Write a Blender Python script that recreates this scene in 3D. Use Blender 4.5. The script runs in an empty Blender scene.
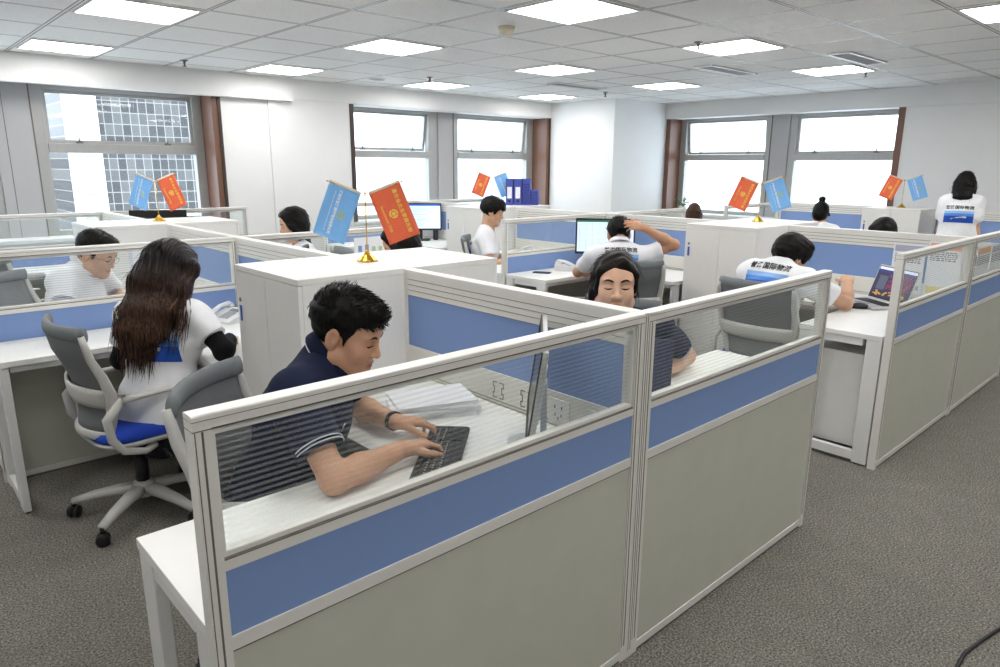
import bpy, math, random
import numpy as np
from mathutils import Vector, Matrix
from mathutils.bvhtree import BVHTree
random.seed(7); np.random.seed(7)
SC = bpy.context.scene
COL = SC.collection
PI = math.pi
R = math.radians

# ------------------------------------------------------------------ camera
CAM_POS = Vector((-1.713, -1.214, 1.626)); YAW, PITCH, ROLL, FPX = 0.748, -0.237, 0.006, 692.6
fw = Vector((math.sin(YAW)*math.cos(PITCH), math.cos(YAW)*math.cos(PITCH), math.sin(PITCH)))
rt = Vector((math.cos(YAW), -math.sin(YAW), 0)); up = rt.cross(fw)
rt2 = rt*math.cos(ROLL) + up*math.sin(ROLL); up2 = up*math.cos(ROLL) - rt*math.sin(ROLL)
cd = bpy.data.cameras.new('camera'); cam = bpy.data.objects.new('camera', cd); COL.objects.link(cam)
cd.sensor_width = 36.0; cd.sensor_fit = 'HORIZONTAL'; cd.lens = FPX/1000*36.0; cd.clip_start = 0.05; cd.clip_end = 400
M3 = Matrix((rt2, up2, -fw)).transposed().to_4x4(); M3.translation = CAM_POS
cam.matrix_world = M3
SC.camera = cam

# ------------------------------------------------------------------ world, exposure
W = bpy.data.worlds.new('overcast_sky'); SC.world = W; W.use_nodes = True
wn = W.node_tree.nodes; wl = W.node_tree.links
bg = wn['Background']
tc = wn.new('ShaderNodeTexCoord'); sx = wn.new('ShaderNodeSeparateXYZ'); rp = wn.new('ShaderNodeValToRGB')
wl.new(tc.outputs['Generated'], sx.inputs[0]); wl.new(sx.outputs['Z'], rp.inputs[0]); wl.new(rp.outputs[0], bg.inputs[0])
rp.color_ramp.elements[0].position = 0.0; rp.color_ramp.elements[0].color = (0.80, 0.86, 0.95, 1)
rp.color_ramp.elements[1].position = 0.5; rp.color_ramp.elements[1].color = (0.93, 0.97, 1.0, 1)
bg.inputs[1].default_value = 2.6
SC.view_settings.view_transform = 'Standard'; SC.view_settings.look = 'None'
SC.view_settings.gamma = 1.0; SC.view_settings.use_curve_mapping = False
SC.view_settings.exposure = 0.95
PANEL_EMIT = 7.0

# ------------------------------------------------------------------ materials
MATS = {}
def srgb(r, g, b):
    f = lambda c: (c/255/12.92) if c/255 <= 0.04045 else ((c/255+0.055)/1.055)**2.4
    return (f(r), f(g), f(b), 1.0)
def mat(name, col, rough=0.5, metal=0.0, noise=0.0, nscale=40.0, bump=0.0, bscale=200.0, spec=0.5, stretch=(1,1,1), trans=0.0, sheen=0.0):
    """procedural material: base colour varied by noise, optional bump"""
    if name in MATS: return MATS[name]
    m = bpy.data.materials.new(name); m.use_nodes = True
    nt = m.node_tree; n = nt.nodes; l = nt.links; b = n['Principled BSDF']
    c = srgb(*col)
    b.inputs['Base Color'].default_value = c; b.inputs['Roughness'].default_value = rough; b.inputs['Metallic'].default_value = metal
    b.inputs['Specular IOR Level'].default_value = spec
    if sheen: b.inputs['Sheen Weight'].default_value = sheen
    if noise or bump:
        t = n.new('ShaderNodeTexCoord'); mp = n.new('ShaderNodeMapping'); mp.inputs['Scale'].default_value = stretch
        l.new(t.outputs['Object'], mp.inputs[0])
    if noise:
        nz = n.new('ShaderNodeTexNoise'); nz.inputs['Scale'].default_value = nscale; nz.inputs['Detail'].default_value = 4
        l.new(mp.outputs[0], nz.inputs['Vector'])
        cr = n.new('ShaderNodeValToRGB')
        cr.color_ramp.elements[0].position = 0.3; cr.color_ramp.elements[1].position = 0.7
        cr.color_ramp.elements[0].color = tuple(max(0, x*(1-noise)) for x in c[:3])+(1,)
        cr.color_ramp.elements[1].color = tuple(min(1, x*(1+noise)) for x in c[:3])+(1,)
        l.new(nz.outputs[0], cr.inputs[0]); l.new(cr.outputs[0], b.inputs['Base Color'])
    if bump:
        nb = n.new('ShaderNodeTexNoise'); nb.inputs['Scale'].default_value = bscale; nb.inputs['Detail'].default_value = 3
        l.new(mp.outputs[0], nb.inputs['Vector'])
        bp = n.new('ShaderNodeBump'); bp.inputs['Strength'].default_value = bump; bp.inputs['Distance'].default_value = 0.004
        l.new(nb.outputs[0], bp.inputs['Height']); l.new(bp.outputs[0], b.inputs['Normal'])
    MATS[name] = m
    return m
def emit(name, col, strength):
    if name in MATS: return MATS[name]
    m = bpy.data.materials.new(name); m.use_nodes = True; nt = m.node_tree
    b = nt.nodes['Principled BSDF']; b.inputs['Base Color'].default_value = srgb(*col)
    b.inputs['Emission Color'].default_value = srgb(*col); b.inputs['Emission Strength'].default_value = strength
    MATS[name] = m; return m
def glass(name, tint=(250,252,251), gloss=0.07, stripe=0.0, period=0.0125, milk=0.0):
    if name in MATS: return MATS[name]
    m = bpy.data.materials.new(name); m.use_nodes = True; nt = m.node_tree; n = nt.nodes; l = nt.links
    n.remove(n['Principled BSDF']); out = n['Material Output']
    tr = n.new('ShaderNodeBsdfTransparent'); tr.inputs[0].default_value = srgb(*tint)
    gl = n.new('ShaderNodeBsdfGlossy'); gl.inputs['Roughness'].default_value = 0.03
    lw = n.new('ShaderNodeLayerWeight'); lw.inputs[0].default_value = 0.5
    pw = n.new('ShaderNodeMath'); pw.operation = 'POWER'; pw.inputs[1].default_value = 4.0; l.new(lw.outputs['Facing'], pw.inputs[0])
    fr = n.new('ShaderNodeMapRange'); fr.inputs[3].default_value = 0.02; fr.inputs[4].default_value = 0.02+gloss*3; l.new(pw.outputs[0], fr.inputs[0])
    mx = n.new('ShaderNodeMixShader'); l.new(fr.outputs[0], mx.inputs[0]); l.new(tr.outputs[0], mx.inputs[1]); l.new(gl.outputs[0], mx.inputs[2])
    last = mx
    if stripe or milk:
        df = n.new('ShaderNodeBsdfDiffuse'); df.inputs[0].default_value = srgb(225,228,226)
        tl = n.new('ShaderNodeBsdfTranslucent'); tl.inputs[0].default_value = srgb(245,246,244); ds = n.new('ShaderNodeMixShader'); ds.inputs[0].default_value = .6
        l.new(df.outputs[0], ds.inputs[1]); l.new(tl.outputs[0], ds.inputs[2])
        m2 = n.new('ShaderNodeMixShader'); l.new(mx.outputs[0], m2.inputs[1]); l.new(ds.outputs[0], m2.inputs[2])
        if stripe:
            t = n.new('ShaderNodeTexCoord'); s = n.new('ShaderNodeSeparateXYZ'); l.new(t.outputs['Object'], s.inputs[0])
            a = n.new('ShaderNodeMath'); a.operation = 'MULTIPLY'; a.inputs[1].default_value = 2*PI/period; l.new(s.outputs['Z'], a.inputs[0])
            c = n.new('ShaderNodeMath'); c.operation = 'SINE'; l.new(a.outputs[0], c.inputs[0])
            g = n.new('ShaderNodeMapRange'); g.inputs[1].default_value = -0.2; g.inputs[2].default_value = 0.9; g.inputs[3].default_value = milk; g.inputs[4].default_value = stripe
            l.new(c.outputs[0], g.inputs[0]); l.new(g.outputs[0], m2.inputs[0])
        else: m2.inputs[0].default_value = milk
        last = m2
    l.new(last.outputs[0], out.inputs[0]); MATS[name] = m; return m

def m_carpet():
    m = bpy.data.materials.new('carpet'); m.use_nodes = True; nt = m.node_tree; n = nt.nodes; l = nt.links; b = n['Principled BSDF']
    t = n.new('ShaderNodeTexCoord')
    n1 = n.new('ShaderNodeTexNoise'); n1.inputs['Scale'].default_value = 125; n1.inputs['Detail'].default_value = 5; n1.inputs['Roughness'].default_value = 0.75
    n2 = n.new('ShaderNodeTexNoise'); n2.inputs['Scale'].default_value = 9; n2.inputs['Detail'].default_value = 3
    l.new(t.outputs['Object'], n1.inputs['Vector']); l.new(t.outputs['Object'], n2.inputs['Vector'])
    cr = n.new('ShaderNodeValToRGB'); e = cr.color_ramp.elements
    e[0].position = 0.38; e[0].color = srgb(76,75,71); e[1].position = 0.64; e[1].color = srgb(172,168,158)
    k = cr.color_ramp.elements.new(0.5); k.color = srgb(124,121,114)
    l.new(n1.outputs[0], cr.inputs[0])
    mx = n.new('ShaderNodeMix'); mx.data_type = 'RGBA'; mx.blend_type = 'MULTIPLY'; mx.inputs[0].default_value = 0.35
    c2 = n.new('ShaderNodeValToRGB'); c2.color_ramp.elements[0].position = .35; c2.color_ramp.elements[1].position = .7
    c2.color_ramp.elements[0].color = (.7,.7,.7,1)
    l.new(n2.outputs[0], c2.inputs[0]); l.new(cr.outputs[0], mx.inputs[6]); l.new(c2.outputs[0], mx.inputs[7]); l.new(mx.outputs[2], b.inputs['Base Color'])
    b.inputs['Roughness'].default_value = 0.95; b.inputs['Specular IOR Level'].default_value = 0.1
    bp = n.new('ShaderNodeBump'); bp.inputs['Strength'].default_value = 0.5; bp.inputs['Distance'].default_value = 0.006
    l.new(n1.outputs[0], bp.inputs['Height']); l.new(bp.outputs[0], b.inputs['Normal']); return m
TILE, GX, GY = 0.657, -0.4915, -0.3665
def m_ceiling():
    """mineral tiles in a lay-in grid: thin dark joints in world metres, fine pitting"""
    m = bpy.data.materials.new('ceiling_tiles'); m.use_nodes = True; nt = m.node_tree; n = nt.nodes; l = nt.links; b = n['Principled BSDF']
    t = n.new('ShaderNodeTexCoord'); s = n.new('ShaderNodeSeparateXYZ'); l.new(t.outputs['Object'], s.inputs[0])
    def mth(op, a, v=None):
        k = n.new('ShaderNodeMath'); k.operation = op
        for i, q in enumerate((a, v)):
            if q is None: continue
            if isinstance(q, (int, float)): k.inputs[i].default_value = q
            else: l.new(q, k.inputs[i])
        return k.outputs[0]
    def line(o, off):
        f = mth('FRACT', mth('DIVIDE', mth('SUBTRACT', o, off), TILE))
        d = mth('MULTIPLY', mth('MINIMUM', f, mth('SUBTRACT', 1.0, f)), TILE)
        return d
    dx = line(s.outputs['X'], GX); dy = line(s.outputs['Y'], GY); d = mth('MINIMUM', dx, dy)
    edge = mth('LESS_THAN', mth('ABSOLUTE', mth('SUBTRACT', d, 0.0115)), 0.0045)
    bar = mth('LESS_THAN', d, 0.0085)
    nz = n.new('ShaderNodeTexNoise'); nz.inputs['Scale'].default_value = 90; nz.inputs['Detail'].default_value = 3; l.new(t.outputs['Object'], nz.inputs['Vector'])
    cr = n.new('ShaderNodeValToRGB'); cr.color_ramp.elements[0].position = .3; cr.color_ramp.elements[0].color = srgb(226,226,224); cr.color_ramp.elements[1].position = .55; cr.color_ramp.elements[1].color = srgb(240,240,238)
    l.new(nz.outputs[0], cr.inputs[0])
    m1 = n.new('ShaderNodeMix'); m1.data_type = 'RGBA'; l.new(edge, m1.inputs[0]); l.new(cr.outputs[0], m1.inputs[6]); m1.inputs[7].default_value = srgb(96,94,92)
    m2 = n.new('ShaderNodeMix'); m2.data_type = 'RGBA'; l.new(bar, m2.inputs[0]); l.new(m1.outputs[2], m2.inputs[6]); m2.inputs[7].default_value = srgb(205,204,200)
    l.new(m2.outputs[2], b.inputs['Base Color'])
    rg = mth('SUBTRACT', 0.9, mth('MULTIPLY', bar, 0.55)); l.new(rg, b.inputs['Roughness']); return m

LAM = lambda: mat('white_laminate', (236,236,233), 0.42, noise=0.015, nscale=14)
LAMG = lambda: mat('grey_cream_laminate', (200,201,189), 0.5, noise=0.02, nscale=10)
CABW = lambda: mat('cabinet_white', (232,231,227), 0.45, noise=0.02, nscale=220, stretch=(1,1,0.05))
ALU = lambda: mat('satin_aluminium', (233,231,226), 0.35, 0.1, noise=0.02, nscale=60, stretch=(1,1,30))
GROOVE = lambda: mat('dark_groove', (110,105,98), 0.7)
BLUE = lambda: mat('blue_fabric', (130,157,207), 0.85, noise=0.05, nscale=500, bump=0.25, bscale=700)
PWHITE = lambda: mat('white_plastic', (228,228,226), 0.4, noise=0.01)
BLACK = lambda: mat('black_plastic', (24,24,26), 0.45, noise=0.1, nscale=80)
GREYP = lambda: mat('light_grey_plastic', (196,195,190), 0.45, noise=0.02)
MESHG = lambda: mat('grey_mesh_fabric', (112,115,118), 0.8, noise=0.18, nscale=420, bump=0.4, bscale=600)
ROLL_ = lambda: mat('grey_mesh_border', (116,121,124), 0.75, noise=0.08, nscale=300)
SEATB = lambda: mat('royal_blue_seat_fabric', (32,72,190), 0.85, noise=0.12, nscale=260, bump=0.3, bscale=500)
GOLD = lambda: mat('polished_gold', (214,170,70), 0.25, 1.0, noise=0.05)
PAPER = lambda: mat('white_paper', (238,239,243), 0.8, noise=0.01)
WALLP = lambda: mat('white_wall_paint', (236,236,235), 0.7, noise=0.01, nscale=6)
STEELG = lambda: mat('grey_window_aluminium', (172,172,170), 0.45, 0.3, noise=0.03, stretch=(1,1,0.05))
BROWN = lambda: mat('brown_veneer', (118,84,68), 0.35, noise=0.08, nscale=30, stretch=(6,6,0.3))
DARKB = lambda: mat('dark_bronze', (74,62,56), 0.4, 0.4, noise=0.06)
SKIN = {}

# ------------------------------------------------------------------ geometry helpers
class MB:
    """collects faces of several simple shapes into ONE mesh"""
    def __init__(s): s.v = []; s.f = []; s.mi = []; s.sm = []
    def add(s, verts, faces, mi=0, smooth=False, M=None):
        o = len(s.v)
        for p in verts:
            p = Vector(p)
            s.v.append(tuple(M @ p) if M is not None else tuple(p))
        for f in faces: s.f.append([i+o for i in f]); s.mi.append(mi); s.sm.append(smooth)
        return s
    def box(s, x0, x1, y0, y1, z0, z1, mi=0, M=None):
        v = [(x0,y0,z0),(x1,y0,z0),(x1,y1,z0),(x0,y1,z0),(x0,y0,z1),(x1,y0,z1),(x1,y1,z1),(x0,y1,z1)]
        f = [(0,3,2,1),(4,5,6,7),(0,1,5,4),(1,2,6,5),(2,3,7,6),(3,0,4,7)]
        return s.add(v, f, mi, False, M)
    def rbox(s, x0, x1, y0, y1, z0, z1, r=0.01, seg=3, mi=0, M=None, axis=2):
        """box with four rounded edges along one axis"""
        pts = []
        ext = [(x0,x1),(y0,y1),(z0,z1)]; a, b = [i for i in range(3) if i != axis]
        (a0,a1),(b0,b1) = ext[a], ext[b]; r = min(r, (a1-a0)/2.01, (b1-b0)/2.01)
        for cx, cy, st in ((a1-r,b1-r,0),(a0+r,b1-r,PI/2),(a0+r,b0+r,PI),(a1-r,b0+r,1.5*PI)):
            for k in range(seg+1):
                t = st+PI/2*k/seg; pts.append((cx+r*math.cos(t), cy+r*math.sin(t)))
        return s.prism(pts, ext[axis][0], ext[axis][1], axis, mi, M)
    def prism(s, pts, c0, c1, axis=2, mi=0, M=None, smooth=False):
        n = len(pts); a, b = [i for i in range(3) if i != axis]
        def P(p, c):
            q = [0,0,0]; q[a] = p[0]; q[b] = p[1]; q[axis] = c; return tuple(q)
        v = [P(p,c0) for p in pts]+[P(p,c1) for p in pts]
        f = [tuple(reversed(range(n))), tuple(range(n,2*n))]+[(i,(i+1)%n,n+(i+1)%n,n+i) for i in range(n)]
        return s.add(v, f, mi, smooth, M)
    def tube(s, path, rx, ry=None, seg=10, mi=0, side=None, closed=False, caps=True, smooth=True, power=2.0):
        """sweep of an ellipse (or rounded rectangle for power>2) along a path; rx may be a list"""
        P = [Vector(p) for p in path]; n = len(P)
        RX = rx if isinstance(rx, (list,tuple)) else [rx]*n
        RY = RX if ry is None else (ry if isinstance(ry, (list,tuple)) else [ry]*n)
        v = []; f = []; prev = None
        for i in range(n):
            a = P[(i-1)%n] if (closed or i > 0) else P[i]; b = P[(i+1)%n] if (closed or i < n-1) else P[i]
            t = (b-a).normalized()
            if side is not None: u = Vector(side) - t*t.dot(Vector(side))
            else:
                ref = prev if prev is not None else (Vector((0,0,1)) if abs(t.z) < .9 else Vector((1,0,0)))
                u = ref - t*t.dot(ref)
            u.normalize(); w = t.cross(u); prev = u
            for k in range(seg):
                th = 2*PI*k/seg; c, q = math.cos(th), math.sin(th)
                e = 2.0/power
                c = math.copysign(abs(c)**e, c); q = math.copysign(abs(q)**e, q)
                v.append(P[i]+u*c*RX[i]+w*q*RY[i])
        m = n if closed else n-1
        for i in range(m):
            for k in range(seg):
                j = (i+1)%n
                f.append((i*seg+k, i*seg+(k+1)%seg, j*seg+(k+1)%seg, j*seg+k))
        if caps and not closed:
            f.append(tuple(reversed(range(seg)))); f.append(tuple((n-1)*seg+k for k in range(seg)))
        return s.add(v, f, mi, smooth)
    def lathe(s, prof, seg=20, mi=0, M=None, smooth=True):
        v = []; f = []; n = len(prof)
        for r, z in prof:
            for k in range(seg): v.append((r*math.cos(2*PI*k/seg), r*math.sin(2*PI*k/seg), z))
        for i in range(n-1):
            for k in range(seg): f.append((i*seg+k, i*seg+(k+1)%seg, (i+1)*seg+(k+1)%seg, (i+1)*seg+k))
        f.append(tuple(reversed(range(seg)))); f.append(tuple((n-1)*seg+k for k in range(seg)))
        return s.add(v, f, mi, smooth, M)
    def ball(s, c, r, seg=14, rings=8, mi=0, M=None):
        r = (r,r,r) if isinstance(r,(int,float)) else r
        v = [(c[0],c[1],c[2]-r[2])]; f = []
        for i in range(1, rings):
            t = -PI/2+PI*i/rings
            for k in range(seg): v.append((c[0]+r[0]*math.cos(t)*math.cos(2*PI*k/seg), c[1]+r[1]*math.cos(t)*math.sin(2*PI*k/seg), c[2]+r[2]*math.sin(t)))
        v.append((c[0],c[1],c[2]+r[2])); L = len(v)-1
        for k in range(seg):
            f.append((0, 1+(k+1)%seg, 1+k)); f.append((L, L-seg+k, L-seg+(k+1)%seg))
        for i in range(rings-2):
            for k in range(seg): f.append((1+i*seg+k, 1+i*seg+(k+1)%seg, 1+(i+1)*seg+(k+1)%seg, 1+(i+1)*seg+k))
        return s.add(v, f, mi, True, M)
    def sheet(s, grid, th=0.0, mi=0, smooth=True):
        """grid[i][j] of points -> surface, doubled with thickness th along its normals"""
        n, m = len(grid), len(grid[0]); G = [[Vector(p) for p in r] for r in grid]
        if th == 0:
            return s.add([p for r in G for p in r], [(i*m+j, i*m+j+1, (i+1)*m+j+1, (i+1)*m+j) for i in range(n-1) for j in range(m-1)], mi, smooth)
        N = []
        for i in range(n):
            row = []
            for j in range(m):
                a = G[min(i+1,n-1)][j]-G[max(i-1,0)][j]; b = G[i][min(j+1,m-1)]-G[i][max(j-1,0)]
                q = a.cross(b); row.append(q.normalized() if q.length > 0 else Vector((0,0,1)))
            N.append(row)
        v = [G[i][j]+N[i][j]*th/2 for i in range(n) for j in range(m)]+[G[i][j]-N[i][j]*th/2 for i in range(n) for j in range(m)]
        o = n*m; f = []
        for i in range(n-1):
            for j in range(m-1):
                f.append((i*m+j, (i+1)*m+j, (i+1)*m+j+1, i*m+j+1)); f.append((o+i*m+j, o+i*m+j+1, o+(i+1)*m+j+1, o+(i+1)*m+j))
        edge = [(0,j) for j in range(m)]+[(i,m-1) for i in range(1,n)]+[(n-1,j) for j in range(m-2,-1,-1)]+[(i,0) for i in range(n-2,0,-1)]
        for k in range(len(edge)):
            a = edge[k][0]*m+edge[k][1]; b_ = edge[(k+1)%len(edge)]; b = b_[0]*m+b_[1]
            f.append((a, b, o+b, o+a))
        return s.add(v, f, mi, smooth)
    def build(s, name, mats, parent=None, bevel=0.0, bseg=2, subsurf=0):
        me = bpy.data.meshes.new(name); me.from_pydata([tuple(p) for p in s.v], [], s.f)
        for m in (mats if isinstance(mats,(list,tuple)) else [mats]): me.materials.append(m)
        me.polygons.foreach_set('material_index', s.mi); me.polygons.foreach_set('use_smooth', s.sm); me.update()
        o = bpy.data.objects.new(name, me); COL.objects.link(o)
        if parent is not None: o.parent = parent
        if bevel:
            b = o.modifiers.new('bevel', 'BEVEL'); b.width = bevel; b.segments = bseg; b.limit_method = 'ANGLE'; b.angle_limit = R(40)
        if subsurf:
            q = o.modifiers.new('subdivision', 'SUBSURF'); q.levels = subsurf; q.render_levels = subsurf
        return o

def tag(o, label=None, cat=None, group=None, kind=None):
    for k, v in (('label',label),('category',cat),('group',group),('kind',kind)):
        if v: o[k] = v
    return o
def thing(name, label, cat, loc=(0,0,0), rz=0.0, group=None):
    o = bpy.data.objects.new(name, None); COL.objects.link(o); o.empty_display_size = 0.1
    o.location = loc; o.rotation_euler = (0,0,rz); return tag(o, label, cat, group)
def struct(name, mb, mats, parent=None, **k):
    o = mb.build(name, mats, parent, **k)
    if parent is None: o['kind'] = 'structure'
    return o
def copy_tree(o, parent=None):
    kids = list(o.children); c = o.copy(); COL.objects.link(c)
    if parent is not None: c.parent = parent
    for ch in kids: copy_tree(ch, c)
    return c
def dup(src, loc, rz, label, group=None):
    c = copy_tree(src); c.location = loc; c.rotation_euler = (0,0,rz); c['label'] = label
    if group: c['group'] = group
    return c
def text_mb(body, size, align='CENTER', bold=0.0, space=1.0):
    """flat lettering as (verts, faces) in the xy plane"""
    c = bpy.data.curves.new('lettering', 'FONT'); c.body = body; c.size = size; c.align_x = align; c.align_y = 'CENTER'; c.resolution_u = 2
    c.offset = bold; c.space_character = space
    o = bpy.data.objects.new('lettering', c); COL.objects.link(o)
    bpy.context.view_layer.update(); dg = bpy.context.evaluated_depsgraph_get(); e = o.evaluated_get(dg); me = e.to_mesh()
    v = [tuple(p.co) for p in me.vertices]; f = [tuple(p.vertices) for p in me.polygons]
    e.to_mesh_clear(); bpy.data.objects.remove(o); bpy.data.curves.remove(c)
    return v, f

# ------------------------------------------------------------------ layout numbers (metres)
H, L, C0, C1, CW, MOD = 1.2, 1.336, 1.209, 1.792, 0.514, 3.0
X1, X2, X3 = 0.0, 3.562, 7.1
ZB1, ZB2, ZD, ZC = 0.885, 0.744, 0.75, 2.585
YW, XW = 6.6, 7.91          # inner faces of the two window walls

# ------------------------------------------------------------------ the room
struct('floor', MB().box(-5.2, 8.6, -4.4, 7.3, -0.1, 0.0), m_carpet())
struct('ceiling', MB().box(-5.2, 8.6, -4.4, 7.3, ZC, ZC+0.1), m_ceiling())
struct('wall_back', MB().box(-5.3, 8.6, -4.5, -4.4, 0, ZC), WALLP())
struct('wall_near', MB().box(-5.3, -5.2, -4.5, 7.3, 0, ZC), WALLP())
WT, WZ0, WZ1 = 0.33, 0.92, 2.36      # window recess depth, sill, head
def window_wall(name, horiz, openings, lo, hi):
    """wall with recessed openings; horiz: True = wall y=YW (runs along x), else x=XW (runs along y)"""
    mb = MB()
    def bx(a0, a1, d0, d1, z0, z1):
        if a1-a0 < 1e-4: return
        if horiz: mb.box(a0, a1, YW+d0, YW+d1, z0, z1)
        else: mb.box(XW+d0, XW+d1, a0, a1, z0, z1)
    cur = lo
    for a0, a1 in openings:
        bx(cur, a0, 0, WT+0.12, 0, ZC); bx(a0, a1, 0, WT+0.12, 0, WZ0); bx(a0, a1, 0, WT+0.12, WZ1, ZC); cur = a1
    bx(cur, hi, 0, WT+0.12, 0, ZC)
    return struct(name, mb, WALLP())
# openings along the left wall (x) and the right wall (y)
window_wall('wall_left', True, [(-3.6, 1.38), (2.99, 6.58)], -5.3, 8.6)
window_wall('wall_right', False, [(1.92, 5.34)], -4.5, 7.05)
# column in the corner and the soffits along the window walls
struct('column', MB().box(6.6, XW, 5.34, YW, 0, ZC), WALLP())
struct('trim_1', MB().box(-5.2, 2.2, YW-0.10, YW, 2.335, ZC), WALLP())
struct('trim_2', MB().box(2.2, 6.6, YW-0.02, YW, 2.365, ZC), WALLP())
struct('trim_3', MB().box(XW-0.03, XW, -4.4, 5.34, 2.355, ZC), WALLP())
struct('trim_4', MB().box(1.93, 2.03, YW-0.03, YW, 0, 2.34), WALLP())
struct('baseboard_left', MB().box(-5.2, 6.6, YW-0.012, YW, 0, 0.09), mat('grey_baseboard', (150,150,150), 0.6))
struct('baseboard_right', MB().box(XW-0.012, XW, -4.4, 5.34, 0, 0.09), mat('grey_baseboard', (150,150,150), 0.6))
def window(n, horiz, a0, a1, left_frame, right_frame, tilt=0.0, z0=WZ0, z1=WZ1):
    """aluminium window in the recess: fixed lower pane, top-hung upper sash"""
    FR = 0.055; zt = 1.775
    def B(mb, p0, p1, d0, d1, q0, q1, mi=0):
        if horiz: mb.box(p0, p1, YW+WT+d0, YW+WT+d1, q0, q1, mi)
        else: mb.box(XW+WT+d0, XW+WT+d1, p0, p1, q0, q1, mi)
    fr = MB()
    B(fr, a0, a0+left_frame, -0.03, 0.06, z0, z1); B(fr, a1-right_frame, a1, -0.03, 0.06, z0, z1)
    B(fr, a0+left_frame, a1-right_frame, -0.03, 0.06, z1-0.035, z1); B(fr, a0+left_frame, a1-right_frame, -0.03, 0.06, z0, z0+FR)
    B(fr, a0+left_frame, a1-right_frame, -0.045, 0.06, zt-0.045, zt+0.045)
    w = struct('window_%d' % n, fr, STEELG(), bevel=0.004)
    b0, b1 = a0+left_frame, a1-right_frame
    g = MB(); B(g, b0, b1, 0.0, 0.006, z0+FR, zt-0.045); struct('lower_pane', g, glass('window_glass', (238,243,245)), w)
    # the sash hangs from its top edge and may be tilted outward
    s = MB(); q0, q1 = zt+0.045, z1-0.035; t = 0.035
    for e in ((b0,b0+t,q0,q1),(b1-t,b1,q0,q1),(b0+t,b1-t,q0,q0+t),(b0+t,b1-t,q1-t,q1)): B(s, e[0], e[1], 0.0, 0.03, e[2], e[3])
    g2 = MB(); B(g2, b0+t, b1-t, 0.012, 0.018, q0+t, q1-t)
    h = MB()
    for fx in (0.2, 0.8):
        xx = b0+(b1-b0)*fx
        B(h, xx-0.03, xx+0.03, -0.02, 0.0, q0+0.004, q0+0.022); B(h, xx-0.005, xx+0.005, -0.02, 0.0, q0+0.02, q0+0.06)
    for mb in (s, g2):
        if tilt:
            nv = []
            for p in mb.v:
                dz = p[2]-q1; d = p[1]-(YW+WT) if horiz else p[0]-(XW+WT)
                d2 = d*math.cos(tilt) - dz*math.sin(tilt); z2 = q1 + dz*math.cos(tilt) + d*math.sin(tilt)
                nv.append((p[0], YW+WT+d2, z2) if horiz else (XW+WT+d2, p[1], z2))
            mb.v = nv
    so = struct('window_sash', s, STEELG(), w); struct('upper_pane', g2, glass('window_glass'), so); struct('window_handle', h, mat('handle_grey', (120,118,114), .4, .4), w)
    return w
# left wall: window 0 beyond the frame's left edge, window 1 with the tower view, windows 2 and 3 with tilted sashes
window(1, True, -3.55, -0.62, 0.09, 0.10)
window(2, True, -0.30, 1.30, 0.10, 0.10)
window(3, True, 3.04, 4.58, 0.05, 0.16, tilt=R(9))
window(4, True, 4.86, 6.51, 0.09, 0.14, tilt=R(6))
window(5, False, 3.74, 5.26, 0.09, 0.10, tilt=R(7))
window(6, False, 1.99, 3.48, 0.05, 0.10)
# grey mullion panels between windows, brown veneered reveals
gp = mat('grey_panel_paint', (178,178,179), 0.6, noise=0.02, nscale=3)
struct('trim_5', MB().box(-0.62, -0.30, YW+WT-0.05, YW+WT+0.06, WZ0, WZ1).box(-0.53, -0.525, YW+WT-0.053, YW+WT-0.049, WZ0, WZ1, 1).box(-0.31, -0.30, YW+WT-0.056, YW+WT-0.049, WZ0, WZ1, 1), [gp, GROOVE()])
struct('trim_6', MB().box(4.58, 4.86, YW+WT-0.05, YW+WT+0.06, WZ0, WZ1).box(4.845, 4.86, YW+WT-0.056, YW+WT-0.049, WZ0, WZ1, 1), [gp, GROOVE()])
struct('trim_7', MB().box(XW+WT-0.05, XW+WT+0.06, 3.48, 3.74, WZ0, WZ1).box(XW+WT-0.056, XW+WT-0.049, 3.735, 3.75, WZ0, WZ1, 1), [gp, GROOVE()])
struct('trim_8', MB().box(1.30, 1.38, YW+0.0, YW+WT+0.06, WZ0, WZ1).box(1.362, 1.395, YW-0.012, YW+0.02, WZ0, WZ1, 1), [BROWN(), DARKB()])
struct('trim_9', MB().box(6.51, 6.58, YW+0.0, YW+WT+0.06, WZ0, WZ1).box(6.57, 6.59, YW-0.012, YW+0.02, WZ0, WZ1, 1), [BROWN(), DARKB()])
struct('trim_10', MB().box(2.985, 3.04, YW-0.01, YW+WT+0.06, WZ0, WZ1), DARKB())
struct('trim_11', MB().box(XW, XW+WT+0.06, 5.26, 5.34, WZ0, WZ1), BROWN())
struct('trim_12', MB().box(XW-0.01, XW+WT+0.06, 1.915, 1.99, WZ0, WZ1), BROWN())
# sills
for i, (a0, a1) in enumerate(((-3.6,1.38),(2.99,6.58))):
    struct('trim_%d' % (13+i), MB().box(a0, a1, YW-0.02, YW+WT+0.02, WZ0-0.03, WZ0+0.004), WALLP())
struct('trim_15', MB().box(XW-0.02, XW+WT+0.02, 1.92, 5.34, WZ0-0.03, WZ0+0.004), WALLP())

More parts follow.
